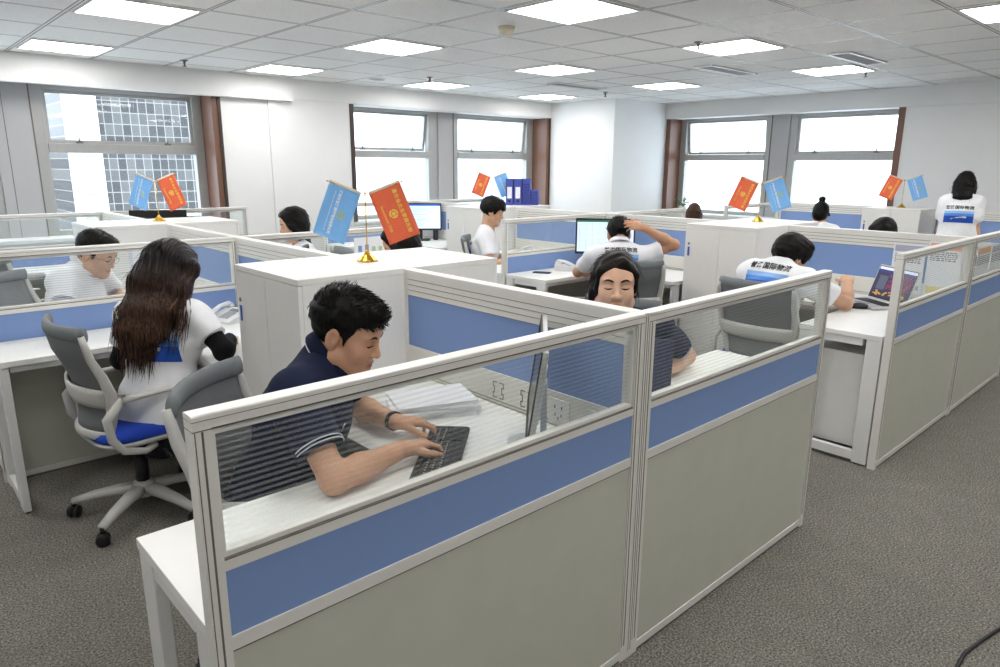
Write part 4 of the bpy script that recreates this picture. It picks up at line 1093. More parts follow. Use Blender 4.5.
        if hair == 'long':
            for i in range(260):
                t = rs.uniform(-1,1); z0 = rs.uniform(.06,.20); a = nk-dep*(.150+.012*rs.rand())+lat*(t*(.105-.25*(z0-.06))+.03)-sd*z0
                ln = rs.uniform(.08,.17); sway = lat*rs.normal(.006,.010)+dep*rs.normal(.012,.006)
                mb.tube([a, a-sd*ln*.35+sway*.3, a-sd*ln*.7+sway*.7, a-sd*ln+sway*1.3], [.0024,.002,.0015,.0004], None, 4, 0, caps=False)
            for i in range(90):          # locks that fall over the shoulders
                s = -1 if i % 2 else 1; a = hw(rs.uniform(-.03,.03), s*.088, rs.uniform(-.1,-.02)); b_ = nk+lat*s*rs.uniform(.09,.17)-dep*rs.uniform(.06,.125)-sd*rs.uniform(.02,.05); c_ = b_-sd*rs.uniform(.1,.2)-dep*.03+lat*s*rs.uniform(-.02,.02)
                mb.tube([a, a*.45+b_*.55, b_, b_*.4+c_*.6, c_], [.002,.002,.002,.0014,.0004], None, 4, 0, caps=False)
        mb.build('hair_strands', hm, hobj)
    # ---- print on the back of the shirt
    if prt:
        bv = BVHTree.FromPolygons([tuple(p) for p in sv], [tuple(q) for q in sf])
        cz, wid = prt; org = nk-sd*cz
        def proj(u, w, off):
            o = Vector(org+lat*(-u)+sd*w-dep*.6); hit = bv.ray_cast(o, Vector(dep), 1.2)
            return None if hit[0] is None else tuple(Vector(hit[0])-Vector(dep)*off)
        pm = MB(); hgt = wid*.46
        mats = [m_cloth('print_sky_blue',(150,190,238)), m_cloth('print_sea_blue',(44,88,186)), m_cloth('print_black',(34,36,44)), m_cloth('print_ship_white',(232,232,236)), m_cloth('print_ship_brown',(96,92,100)), m_cloth('print_mid_blue',(92,142,220))]
        nx, nz = 22, 14
        P_ = [[proj((i/nx-.5)*wid, -hgt*j/nz, .0025) for i in range(nx+1)] for j in range(nz+1)]
        for j in range(nz):
            for i in range(nx):
                q = [P_[j][i], P_[j][i+1], P_[j+1][i+1], P_[j+1][i]]
                if all(q): pm.add(q, [(0,1,2,3)], 0 if j < 3 else (5 if j < 6 else 1), True)
        for pts, mi, off in (([(-.26,-.74),(-.2,-.88),(.12,-.84),(.26,-.62),(.1,-.66)],4,.004), ([(-.24,-.66),(-.26,-.74),(.1,-.68),(.26,-.60),(.27,-.46),(.02,-.52)],3,.0045), ([(-.08,-.55),(-.08,-.63),(.2,-.55),(.2,-.45)],3,.005)):
            q = [proj(a*wid, b*hgt, off) for a, b in pts]
            if all(q): pm.add(q, [tuple(range(len(q)))], mi, False)
        tv, tf = text_mb('誉洛国际物流', wid*.155, bold=.0009, space=1.04)
        q = [proj(p[0], p[1]+wid*.13, .0028) for p in tv]
        ok = [g_ for g_ in tf if all(q[i_] is not None for i_ in g_)]
        pm.add([w_ if w_ is not None else (0,0,0) for w_ in q], ok, 2, False)
        pm.build('back_print', mats, sh)
    fr = dict(hc=hc, HF=HF, HL=HL, HU=HU, sc=sc, nk=nk, sd=sd, lat=lat, dep=dep, wl=wl, wr=wr, el=el, er=er, SL=SL, SR=SR, shirt=sh)
    if extras: extras(root, fr)
    return root
def to_local(xy, yaw, w):
    a = R(yaw); d = (w[0]-xy[0], w[1]-xy[1]); return (d[0]*math.cos(a)+d[1]*math.sin(a), -d[0]*math.sin(a)+d[1]*math.cos(a), w[2])

# 1 the man in the navy polo, typing with his eyes on the keys
def man_extras(root, q):
    b = MB(); d = nrm(q['wl']-q['el']); ring(b, q['wl']-d*.012, d, V(0,1,0), .030, .030, .003, .009, power=4)
    b.build('wristband', mat('black_rubber', (20,20,22), .6), root)
    c = q['nk']-q['sd']*.13+q['dep']*.137-q['lat']*.085
    e = MB(); e.tube([c+q['lat']*.012+q['sd']*.008, c+q['lat']*.004+q['sd']*.012, c-q['lat']*.006+q['sd']*.004, c+q['lat']*.004-q['sd']*.004, c-q['lat']*.008-q['sd']*.010], .0022, None, 6)
    e.build('chest_emblem', m_cloth('emblem_pale',(190,198,214)), q['shirt'])
MP, MY = (-.85,.80), -46.2
person('man in a navy polo with white-edged collar, typing on the black keyboard', MP, MY, h=.0038, hip=.56, neck=(.195,0,1.03), hc=(.275,.0,1.130), sw=.190, sc=1.03,
       hyaw=-9, hpitch=-17, full=1.13, er=to_local(MP,MY,(-.86,.365,.795)), wr=to_local(MP,MY,(-.615,.392,.805)), wl=to_local(MP,MY,(-.50,.595,.805)), el=(.20,.28,.80),
       hand_r=((.10,.13,-.012),(-.1,.1,1),(1,-.4,.1)), hand_l=((.15,.05,-.012),(0,.05,1),(.2,-1,0)), curl=(26,36,26), hscale=.95, skin=('skin_tan',(202,154,124)),
       hair='short', strands=2600, shirt=('navy_polo_cotton',(27,34,58)), sleeve=.66, collar=((('navy_collar_knit'),(24,30,54)),('white_collar_edge',(214,218,228))), trousers=('dark_trousers',(30,31,36)), extras=man_extras, wrinkle=.0035)
# 2 the long-haired woman, seen from behind, writing
person('woman with long brown hair and a white T-shirt over black sleeves, seen from behind', (-.79,2.10), 42, h=.006, female=True, hip=.53, neck=(.085,-.02,1.0), hc=(.135,-.045,1.150), sw=.152,
       hyaw=-14, hpitch=-22, er=(.03,-.315,.80), wr=(.235,-.245,.80), wl=(.30,.10,.80), hand_r=((.9,.4,-.1),(-.1,-.2,1),(.2,1,.2)), skin=('skin_fair',(216,174,148)),
       hair='long', hairc=('long_brown_hair',(20,14,12),(98,70,55),.32,(1.0,1.22)), strands=900, prt=(.13,.27), under=('black_knit',(18,18,21)), wrinkle=.006, loose=.001)
# 3 the man with glasses
def glasses(root, q):
    W_ = lambda a,c,d: q['hc']+(q['HF']*a+q['HL']*c+q['HU']*d)*q['sc']
    g = MB()
    for s in (-1,1):
        pts = [tuple(W_(.102-.10*abs(s*.031+.023*math.cos(t))**1.5, s*.031+.024*math.cos(t), -.002+.017*math.sin(t))) for t in [2*PI*k/24 for k in range(24)]]
        g.tube(pts, .0012, None, 6, 0, closed=True); g.tube([W_(.094,s*.055,.005), W_(.05,s*.075,.006), W_(-.005,s*.083,.008), W_(-.02,s*.083,-.006)], .0013, None, 6)
    g.tube([W_(.102,-.008,.002), W_(.106,0,.004), W_(.102,.008,.002)], .0012, None, 6)
    g.build('glasses', mat('thin_metal_frame',(120,112,104),.3,.8), root)
person('man with glasses in a white polo, bent over his papers behind the glass screen', (-.865,3.635), -42, h=.0065, hip=.54, neck=(.165,0,1.01), hc=(.262,0,1.10), sw=.185, sc=1.05, hyaw=-4, hpitch=-22, full=1.08,
       er=(.20,-.31,.79), wr=(.42,-.20,.80), wl=(.42,.06,.80), el=(.21,.28,.79), skin=('skin_warm',(206,162,132)), hair='short', strands=500, shirt=('white_polo_cotton',(234,235,240)),
       sleeve=.66, collar=((('white_collar_knit'),(230,231,238)),('navy_collar_edge',(70,78,120))), extras=glasses)
# 4 the woman behind the open dark laptop
NP = (.74,.68)
person('woman in a dark navy polo with tied black hair, looking down at a dark laptop', NP, 218, h=.0045, female=True, hip=.56, neck=(.31,0,1.03), hc=(.455,.0,1.186), sw=.172, sc=1.03, hyaw=4, hpitch=5, full=1.0,
       el=to_local(NP,218,(.955,.42,.80)), wl=(.33,.17,.79), er=(.22,-.31,.79), wr=(.40,-.12,.79), skin=('skin_fair',(216,174,148)), hair='navy', hairc=('dark_brown_hair',(13,11,10),(36,29,26)), strands=900,
       shirt=('dark_navy_cotton',(34,42,66)), sleeve=.66, collar=((('navy_collar_knit'),(24,30,54)),('white_collar_edge',(214,218,228))))
# 5 the man scratching his head
SP, SY = (2.46,1.96), 45
person('man in a white polo with printed back, scratching his head in front of a monitor', SP, SY, h=.0065, hip=.54, neck=(.10,0,1.02), hc=(.165,.005,1.118), sw=.185, hyaw=4, hpitch=-18, sc=1.02,
       el=(.37,.29,.80), wl=(.50,.09,.80), er=(.06,-.40,1.06), wr=(.04,-.165,1.185), hand_r=((-.02,.9,.22),(-.75,.1,.55),(.2,-.1,1)), curl=(22,30,25), skin=('skin_tan',(202,154,124)),
       hair='short', strands=500, prt=(.05,.26), collar=((('white_collar_knit'),(230,231,238)),None), shirt=('white_polo_cotton',(234,235,240)), sleeve=.6)
# 6 the young man in profile
person('young man in a white T-shirt sitting upright in profile, thick black hair', (2.66,3.78), -44, h=.007, hip=.54, neck=(.06,0,1.03), hc=(.115,0,1.205), sw=.175, hyaw=-4, hpitch=-14,
       wl=(.36,.12,.80), wr=(.34,-.2,.80), hair='mop', strands=400, skin=('skin_warm',(206,162,132)), prt=(.16,.2))
# 7 the man at the colourful laptop
WP, WY = (2.38,.80), -10
person('man in a white T-shirt with printed back, leaning on the desk at the colourful laptop', WP, WY, h=.006, hip=.54, neck=(.14,.0,1.01), hc=(.235,-.01,1.070), sw=.19, hyaw=-14, hpitch=-28, sc=1.06,
       er=to_local(WP,WY,(2.80,.45,.795)), wr=to_local(WP,WY,(2.97,.515,.905)), hand_r=((.75,.5,.25),(-.3,-.3,.9),(.2,.6,.5)), curl=(50,60,45), wl=(.50,.18,.80), skin=('skin_warm',(206,162,132)),
       hair='mop', strands=700, prt=(.045,.30), wrinkle=.006, loose=.004)
# 8 the standing woman at the right
person('standing woman with black hair and a ship printed on her white T-shirt', (6.42,.81), 10, h=.008, female=True, hip=.88, standing=True, lean=7, sw=.122, hpitch=-30, neck=(.06,0,1.345), hc=(.115,0,1.462), hintl=(-.5,.12,-.8), hintr=(-.5,-.12,-.8),
       wl=(.28,.13,.95), wr=(.26,-.15,.94), hair='mid', strands=300, prt=(.14,.25), skin=('skin_warm',(206,162,132)), loose=.004)
# 9-13 the people of whom only the head shows
person('woman with a bun and a white T-shirt, back turned, by the right windows', (6.36,2.17), 12, h=.009, female=True, hip=.53, neck=(.05,0,.98), hc=(.09,0,1.115), sw=.165, hpitch=-18, hair='bun', strands=120, prt=(.07,.26))
person('black-haired person of whom only the crown shows over the slatted spine at the right', (4.66,.82), 175, h=.009, hip=.53, neck=(.12,0,.955), hc=(.20,0,1.09), sw=.175, hpitch=-30, hair='mop', strands=120)
person('person with brown hair whose crown shows below the right window, beside the flags', (5.98,3.56), 25, h=.009, female=True, hip=.52, neck=(.06,0,.93), hc=(.10,0,1.05), sw=.165, hpitch=-20, hair='mid', hairc=('brown_hair',(40,28,22),(92,66,50)), strands=120)
person('dark-haired woman bent forward behind the red flag on the near cabinet', (.90,2.16), 150, h=.008, female=True, hip=.53, neck=(.15,0,1.0), hc=(.23,0,1.155), sw=.165, hpitch=-22, hair='tail', hairc=('dark_brown_hair',(13,11,10),(36,29,26)), strands=250)
person('black-haired woman facing left behind the slatted spine, by the white wall', (.90,3.80), 165, h=.008, female=True, hip=.54, neck=(.07,0,1.01), hc=(.12,0,1.175), sw=.165, hpitch=-10, hair='tail', strands=250)
# ------------------------------------------------------------------ small things on desks and cabinets
RED_F = lambda: mat('orange_red_satin', (238,108,70), .6, noise=.04, nscale=60, bump=.1, bscale=300)
BLU_F = lambda: mat('sky_blue_satin', (126,186,244), .6, noise=.03, nscale=60, bump=.1, bscale=300)
YEL = lambda: mat('yellow_print', (246,212,96), .6)
LIME = lambda: mat('lime_print', (186,196,104), .6)
WHT = lambda: mat('white_print', (240,243,248), .6)
def flag_set(label, x, y, ang, red_right, spread=0.0):
    """brass table stand carrying a red and a sky-blue pennant, each hanging from a slanted arm"""
    t = thing('table_flag_stand', label, 'flag stand', (x,y,H+.003), R(ang), 'brass stands with a red and a blue flag')
    MB().lathe([(.046,0),(.046,.004),(.04,.008),(.036,.010),(.028,.022),(.018,.028),(.014,.034),(.009,.042),(.005,.05)], 24).build('base', GOLD(), t)
    p = MB().tube([(0,0,.045),(0,0,.30)], .0028, None, 8); p.ball((0,0,.303), .006); p.build('pole', GOLD(), t)
    for s in (-1, 1):
        red = (s > 0) == red_right
        e1 = Vector((s*.93, 0, .36)).normalized(); e2 = Vector((s*.36, 0, -.93)).normalized()
        st = Vector((s*.014, 0, .297)); fl = .245; fwid = .148
        rod = MB().tube([Vector((0,0,.292)), st+e1*(fwid+.012)], .0016, None, 6); rod.ball(tuple(st+e1*(fwid+.014)), .004, 8, 6); rod.build('arm', GOLD(), t)
        U = e1*s                                    # lettering stands upright towards +x
        c0 = st+e1*.004-e2*.004
        def P(a, b, off=0.0):                       # a along the arm 0..fwid, b down the flag
            w = .006*math.sin(b*22+s)*(b/fl)+.004*math.sin(a*30+b*8)
            return c0+e1*a+e2*b+Vector((0,-1,0))*(w+off)
        g = [[P(fwid*i/8, fl*j/12) for i in range(9)] for j in range(13)]
        f = MB().sheet(g, .0012).build('red_flag' if red else 'blue_flag', RED_F() if red else BLU_F(), t)
        h = MB().sheet([[P(fwid*i/8, -.006+.012*j, .0012) for i in range(9)] for j in range(2)], .003); h.build('hem', mat('flag_hem',(226,214,196),.7), f)
        m = MB()
        def put(verts, faces, cu, cb, mi, off=.0016):
            """cu: distance of the line's middle from the flag centre along +x, cb: shift down the flag"""
            q = []
            for v_ in verts:
                u = cu+v_[1]; a = fwid/2+s*u; q.append(P(a, fl/2+cb+v_[0], off))
            m.add(q, faces, mi)
        if red:
            tv, tf = text_mb('惠东会企业家俱乐部', .0215, bold=.0004, space=1.12); put(tv, tf, .036, 0, 0)
            tv, tf = text_mb('Investment Club', .0185, bold=.0002); put(tv, tf, -.042, .012, 0)
            n = 26; ring_ = []
            for k in range(n):
                for r in (.0215 if k % 2 else .0185, .0125): ring_.append((r*math.cos(2*PI*k/n), r*math.sin(2*PI*k/n)))
            put(ring_, [(2*k, 2*((k+1)%n), 2*((k+1)%n)+1, 2*k+1) for k in range(n) if k % 9 != 4], -.004, 0, 0)
            put([(.009*math.cos(a), .009*math.sin(a)) for a in [2*PI*k/10 for k in range(10)]], [tuple(range(10))], -.004, 0, 0)
        else:
            tv, tf = text_mb('深圳市誉洛国际物流有限公司', .0158, bold=.0005); put(tv, tf, -.012, 0, 1)
            tv, tf = text_mb('SHENZHEN YULUO INTERNATIONAL LOGISTICS CO., LTD', .0072, bold=.0001); put(tv, tf, -.034, 0, 1)
            for poly in ([(-.024,.010),(-.018,.010),(-.010,-.012),(-.016,-.012)],[(-.016,-.012),(-.010,-.012),(-.002,.006),(-.006,.010)],[(-.004,.010),(.002,.010),(.010,-.012),(.004,-.012)],[(.004,-.012),(.010,-.012),(.024,.012),(.018,.012)],[(-.024,-.016),(.024,-.016),(.024,-.020),(-.024,-.020)]):
                put(poly, [(0,1,2,3)], .026, .004, 2)
        m.build('lettering', [YEL(), WHT(), LIME()], f)
    return t
flag_set('large table flag pair on the near white cabinet, blue left and red right', -.02, 1.50, -43, True)
flag_set('small table flag pair on the far left cabinet in front of the tower-view window', .01, 4.48, -52, True)
flag_set('table flag pair on the two-door cabinet across the aisle, red left and blue right', 3.66, 1.52, -60, False)
flag_set('table flag pair beside the blue magazine files, partly hidden by them', 3.67, 4.73, -52, False)
flag_set('farthest table flag pair at the right, on the cabinet near the standing woman', 6.9, 1.50, -70, False)

# papers and the keyboard in front of the man in the navy polo
t = thing('paper_stack', 'thick stack of white paper bundles beside the man in the navy polo', 'papers', (-.25,.735,ZD+.0005), R(-24))
z = 0
for k, (dx, dy, da) in enumerate(((0,0,0),(.006,-.004,3),(-.008,.005,-4),(.004,.01,2))):
    m = MB(); th = (.016,.012,.009,.011)[k]
    for q in range(4): m.box(-.148+.001*random.uniform(-2,2), .148, -.105+.001*random.uniform(-2,2), .105, z+th*q/4, z+th*(q+1)/4-.0004, 0, Matrix.Translation((dx,dy,0)) @ Matrix.Rotation(R(da+.5*q),4,'Z'))
    m.build('paper_bundle', PAPER(), t); z += th+.0008
kb = thing('keyboard', 'black keyboard under the hands of the man in the navy polo', 'keyboard', (-.49,.366,ZD+.0005), R(43.8))
m = MB(); m.rbox(-.222,.222,-.066,.066,.004,.018,.012); m.build('case', BLACK(), kb, bevel=.003)
m = MB()
for r in range(6):
    yy = .05-.0195*r-(.004 if r == 0 else 0)*-1; x = -.212
    row = [1.0]*15 if r < 5 else [1.2,1.2,1.2,5.6,1.2,1.2,1.2,2.2]
    un = .019
    for w_ in row:
        m.box(x+.0012, x+w_*un-.0012, yy-.0085, yy+.0085, .018, .0235); x += w_*un
    x = .088
    for k in range(3): m.box(x+.0012, x+un-.0012, yy-.0085, yy+.0085, .018, .0235); x += un
    x = .15
    for k in range(3): m.box(x+.0012, x+un-.0012, yy-.0085, yy+.0085, .018, .0235); x += un
m.build('keys', mat('key_black', (30,30,33), .5), kb, bevel=.0015)
m = MB()
for k in range(60): 
    xx = -.2+.018*(k % 22); yy = .047-.0195*(k//22+1); m.box(xx-.002, xx+.002, yy-.003, yy+.003, .02355, .0237)
m.build('legends', mat('key_legend',(190,190,190),.6), kb)
cab = MB().tube([(-.30,.29,.755),(-.26,.24,.755),(-.20,.20,.756),(-.13,.20,.755),(-.06,.30,.756)], .002, None, 6)
tag(cab.build('keyboard_cable', PWHITE()), 'thin white cable lying on the desk beside the black keyboard', 'cable')

def monitor(label, x, y, ang, w=.50, h=.31, zc=.99, tilt=8, shell=None, page=None, back_thick=.03):
    """flat monitor: screen faces local +x"""
    t = thing('computer_monitor', label, 'monitor', (x,y,ZD), R(ang)); zc -= ZD
    M = Matrix.Translation((0,0,zc)) @ Matrix.Rotation(R(-tilt), 4, 'Y')
    sh = shell or mat('silver_shell', (206,207,208), .35, .4, noise=.02)
    m = MB(); m.rbox(-.012,.004,-w/2,w/2,-h/2,h/2,.008,3,0,M,axis=0); m.rbox(-back_thick,-.012,-w*.32,w*.32,-h*.30,h*.30,.02,3,0,M,axis=0); m.build('shell', sh, t, bevel=.002)
    b = MB(); k = .014
    for e in ((-w/2,w/2,-h/2,-h/2+k*1.5),(-w/2,w/2,h/2-k,h/2),(-w/2,-w/2+k,-h/2+k*1.5,h/2-k),(w/2-k,w/2,-h/2+k*1.5,h/2-k)): b.box(.0042,.009,e[0],e[1],e[2],e[3],0,M)
    b.build('bezel', BLACK(), t, bevel=.001)
    s = MB(); s.box(.0042,.0055,-w/2+k,w/2-k,-h/2+k*1.5,h/2-k,0,M)
    mats = [emit('screen_page_pale', (200,218,242), .42) if page else mat('screen_off',(14,15,18),.2)]
    if page:
        mats += [emit('screen_bar_green', (40,110,80), .2), emit('screen_line_grey', (120,150,190), .3), emit('screen_bar_blue',(60,110,200),.35)]
        y0, y1, z0, z1 = -w/2+k, w/2-k, -h/2+k*1.5, h/2-k
        s.box(.0056,.0058,y0,y1,z1-.018,z1,1 if page == 'sheet' else 3,M)
        for r in range(22):
            zz = z1-.03-(z1-z0-.04)*r/22
            if page == 'sheet': s.box(.0056,.0058,y0+.01,y1-.01,zz-.0014,zz,2,M)
            else: s.box(.0056,.0058,y0+.03,y0+.03+(.12+.25*random.random()),zz-.003,zz,2,M)
        if page == 'sheet':
            for cidx in range(9):
                yy = y0+.02+(y1-y0-.04)*cidx/8; s.box(.0056,.0058,yy-.0007,yy+.0007,z0+.01,z1-.025,2,M)
    s.build('screen', mats, t)
    st = MB().box(-.035,-.015,-.03,.03,.012,zc); st.build('stand_neck', sh, t, bevel=.003)
    MB().rbox(-.11,.09,-.12,.12,.0005,.012,.04).build('stand_base', sh, t, bevel=.002)
    return t
monitor('slim silver monitor seen edge-on in the booth of the navy polo man', -.24, .208, 134, zc=.985, back_thick=.02)
monitor('monitor with a pale spreadsheet in front of the head-scratching man', 3.14, 2.66, 222, w=.52, h=.31, zc=1.03, tilt=4, shell=BLACK(), page='sheet')
monitor('black monitor with a lit blue page on the far desk by the window', 3.30, 5.62, 232, w=.52, h=.32, zc=1.03, tilt=3, shell=BLACK(), page='text')
monitor('dark back of a monitor rising behind the far left cabinet', .24, 5.25, 60, w=.46, h=.30, zc=1.09, tilt=0, shell=BLACK())
monitor('black monitor on the desk of the dark-haired woman behind the large flag pair', .30, 2.74, -38, w=.48, h=.30, zc=.98, shell=BLACK())
def laptop(label, x, y, ang, shell, page, w=.345, d=.235, open_=108):
    """hinge line at the origin; the keyboard deck extends to local +x"""
    t = thing('laptop', label, 'laptop', (x,y,ZD+.0005), R(ang))
    MB().rbox(0,d,-w/2,w/2,.003,.017,.012).build('deck', shell, t, bevel=.002)
    k = MB()
    for r in range(5):
        for c in range(13): k.box(.035+.0195*r,.052+.0195*r,-.145+.0224*c,-.126+.0224*c,.017,.0185)
    k.build('keys', BLACK(), t); MB().box(.15,.215,-.055,.055,.0171,.0176).build('touchpad', mat('touchpad_grey',(150,152,156),.4), t)
    M = Matrix.Translation((.0,0,.018)) @ Matrix.Rotation(R(90-open_), 4, 'Y')
    l = MB().rbox(-.008,0,-w/2,w/2,0,d,.01,3,0,M,axis=0).build('lid', shell, t, bevel=.0015)
    s = MB().box(.0002,.0008,-w/2+.006,w/2-.006,.008,d-.006,0,M)
    mats = [BLACK()]
    if page:
        mats += [emit('page_dark_violet',(38,36,66),.5), emit('page_navy',(28,44,92),.6), emit('page_crimson',(150,44,66),.5), emit('page_ochre',(176,140,44),.5), emit('page_bar_grey',(178,182,196),.6), emit('page_slate',(70,76,92),.5)]
        s.box(.0009,.001,-w/2+.012,w/2-.012,.018,d-.012,1,M)
        a0, a1 = -w/2+.012, w/2-.012
        s.box(.0011,.0012,a0,a1,d-.03,d-.012,5,M); s.box(.0011,.0012,a0,a1,d-.05,d-.032,2,M)
        rs = random.Random(4)
        for r in range(9):
            yy = a1-.02
            while yy > a0+.13:
                q = rs.uniform(.006,.016); s.box(.0011,.0012,yy-q,yy,d-.066-.011*r,d-.060-.011*r,rs.choice((3,3,2)),M); yy -= q+.004
        s.box(.0011,.0012,a0+.03,a0+.11,.07,d-.07,6,M)
        for r in range(26): yy = rs.uniform(a0+.02,a1-.03); zz = rs.uniform(.024,.058); s.box(.0011,.0012,yy,yy+.022,zz,zz+.008,4,M)
    s.build('screen', mats, l)
    return t
laptop('open dark navy laptop seen from behind, right of the near corner post', .40, .345, 37, mat('navy_lid',(44,54,84),.45,noise=.02), None, open_=100)
laptop('silver laptop with a colourful dark page on its screen', 3.235, .36, 146, mat('silver_shell',(206,207,208),.35,.4,noise=.02), True, w=.37)
def mouse(label, x, y, ang):
    t = thing('computer_mouse', label, 'mouse', (x,y,ZD), R(ang))
    m = MB(); prof = [(.0,0),(.003,1),(.014,1.0),(.026,.86),(.033,.6),(.036,.25)]; v = []; f = []; n = 18
    for zz, s in prof[1:]:
        for k in range(n): v.append((.055*s*math.cos(2*PI*k/n), .031*s*math.sin(2*PI*k/n), zz))
    q = len(prof)-1
    for i in range(q-1):
        for k in range(n): f.append((i*n+k, i*n+(k+1)%n, (i+1)*n+(k+1)%n, (i+1)*n+k))
    f += [tuple(reversed(range(n))), tuple((q-1)*n+k for k in range(n))]
    m.add(v, f, 0, True); m.build('mouse_body', BLACK(), t)
    MB().tube([(.018,0,.031),(.034,0,.0275)], .004, .003, 8).build('scroll_wheel', mat('mouse_wheel_grey',(120,122,126),.4), t)
mouse('black mouse on the white desk in front of the silver laptop', 2.955, .42, 120)
tag(MB().tube([(2.83,.66,ZD+.0045),(2.96,.70,ZD+.0045)], .004, None, 8).tube([(2.96,.70,ZD+.0045),(2.972,.704,ZD+.004)], [.003,.001], None, 8).build('ballpoint_pen', BLACK()), 'black pen lying by the hand at the colourful laptop', 'pen')
tag(MB().tube([(3.02,.20,ZD+.003),(2.98,.16,ZD+.003),(2.92,.17,ZD+.003),(2.95,.22,ZD+.003),(3.05,.13,ZD+.003),(3.12,.08,ZD+.003)], .0028, None, 6).build('charging_cable', PWHITE()), 'white cable curled on the desk end by the silver laptop', 'cable')
def telephone(label, x, y, ang):
    """desk telephone: wedge body, handset on its left, key field, small display, coiled cord"""
    t = thing('desk_telephone', label, 'telephone', (x,y,ZD+.0005), R(ang), 'white desk telephones')
    w = mat('telephone_white',(226,227,229),.4,noise=.01); 
    b = MB().prism([(-.09,0),(.09,0),(.09,.016),(-.07,.062),(-.09,.058)], -.095, .095, 1); b.build('phone_body', w, t, bevel=.006, bseg=3)
    sl = math.atan2(-.046,.16); M = Matrix.Translation((.01,0,.0405)) @ Matrix.Rotation(-sl, 4, 'Y')
    k = MB()
    for r in range(4):
        for c in range(3): k.box(-.015+.02*r-.007,-.015+.02*r+.007,-.005+.024*c-.009,-.005+.024*c+.009,0,.004,0,M)
    k.build('keypad', mat('telephone_key_grey',(176,180,186),.5), t)
    MB().box(-.062,-.032,-.018,.07,0,.003,0,M).build('display', mat('lcd_grey_green',(132,146,138),.3), t)
    h = MB(); h.tube([(-.075,-.062,.07),(-.06,-.062,.086),(0,-.062,.080),(.06,-.062,.054),(.078,-.062,.036)], [.02,.016,.013,.016,.02], [.016,.012,.010,.012,.016], 12, 0, side=(0,1,0), power=3)
    h.ball((-.07,-.062,.066),(.024,.024,.014)); h.ball((.07,-.062,.036),(.024,.024,.014)); h.build('handset', w, t)
    c = []; 
    for i in range(90):
        u = i/89; a = 2*PI*14*u; c.append((.09-.02*u+.006*math.cos(a), -.07-.06*math.sin(PI*u)+.0, .008+.006*math.sin(a)+.001))
    MB().tube(c, .0018, None, 5).build('coiled_cord', w, t)
    return t
telephone('white telephone beside the long-haired woman, left of the near cabinet', -.20, 2.72, 200)
telephone('white telephone by the head-scratching man\'s left elbow', 2.80, 2.80, 300)
telephone('white telephone in front of the young man in profile', 3.24, 3.72, 150)
t = thing('mobile_phone', 'black mobile phone on the desk end behind the glass screen', 'phone', (2.50,2.81,ZD+.0005), R(-62))
MB().rbox(-.075,.075,-.036,.036,0,.008,.01).build('phone_case', BLACK(), t, bevel=.002); MB().rbox(-.071,.071,-.033,.033,.008,.0084,.008).build('display', mat('dark_glass',(18,20,26),.08), t)
t = thing('paper_sheets', 'white sheets under the hand of the long-haired woman', 'papers', (-.36,2.36,ZD+.0005), R(20))
for k in range(3): MB().box(-.105,.105,-.148,.148,.001*k,.001*k+.0007,0,Matrix.Rotation(R(5*k-4),4,'Z')).build('paper_sheet', PAPER(), t)
t = thing('paper_sheets', 'papers in front of the man with glasses', 'papers', (-.42,3.48,ZD+.0005), R(50))
for k in range(3): MB().box(-.105,.105,-.148,.148,.001*k,.001*k+.0007,0,Matrix.Rotation(R(4*k-6),4,'Z')).build('paper_sheet', PAPER(), t)

# blue magazine files on the cabinet behind the young man in profile
for k, lb in enumerate(('leftmost blue magazine file on the far cabinet, white spine label','second blue magazine file from the flags, white spine label','third blue magazine file, lattice side, with coloured booklets','rightmost low blue magazine file with lattice side')):
    t = thing('magazine_file', lb, 'file box', (3.72+.066*k, 4.50-.066*k, H+.0025), R(-50), 'blue magazine files on the far cabinet')
    c = mat('file_blue',(72,84,172),.5,noise=.04); hh = .29 if k < 3 else .17; D = .23; w = .04
    m = MB(); side = [(0,0),(D,0),(D,.11 if k != 3 else .08),(D*.55,hh),(0,hh)]
    for s in (-1, 1): m.prism(side, s*w-.002, s*w+.002, 0)
    m.box(-w, w, 0, .004, 0, hh); m.box(-w, w, D-.004, D, 0, .11 if k != 3 else .08); m.box(-w, w, 0, D, 0, .004)
    m.build('file_body', c, t)
    if k < 2:
        MB().box(-.026,.026,-.0035,-.001,.075,.20).build('spine_label', PAPER(), t); MB().lathe([(.014,0),(.014,.002),(.004,.003)], 16, 0, Matrix.Translation((0,-.0005,.045)) @ Matrix.Rotation(PI/2,4,'X')).build('finger_hole', BLACK(), t)
    else:
        g = MB()
        for r in range(8):
            for q in range(4):
                yy, zz = .0, .02+.028*r
                if zz < hh-.03: g.box(-.034+.018*q, -.024+.018*q, -.003, -.0005, zz, zz+.018, 0)
        g.build('lattice_holes', mat('file_shadow_blue',(46,54,120),.7), t)
    if k in (0,1,2):
        for q in range(3): MB().box(-.032+.02*q,-.018+.02*q,.01,.21,.006,.25+.012*q).build('booklet', mat(('booklet_white','booklet_orange','booklet_blue')[(q+k)%3], ((235,236,238),(226,140,70),(90,120,190))[(q+k)%3], .7), t)
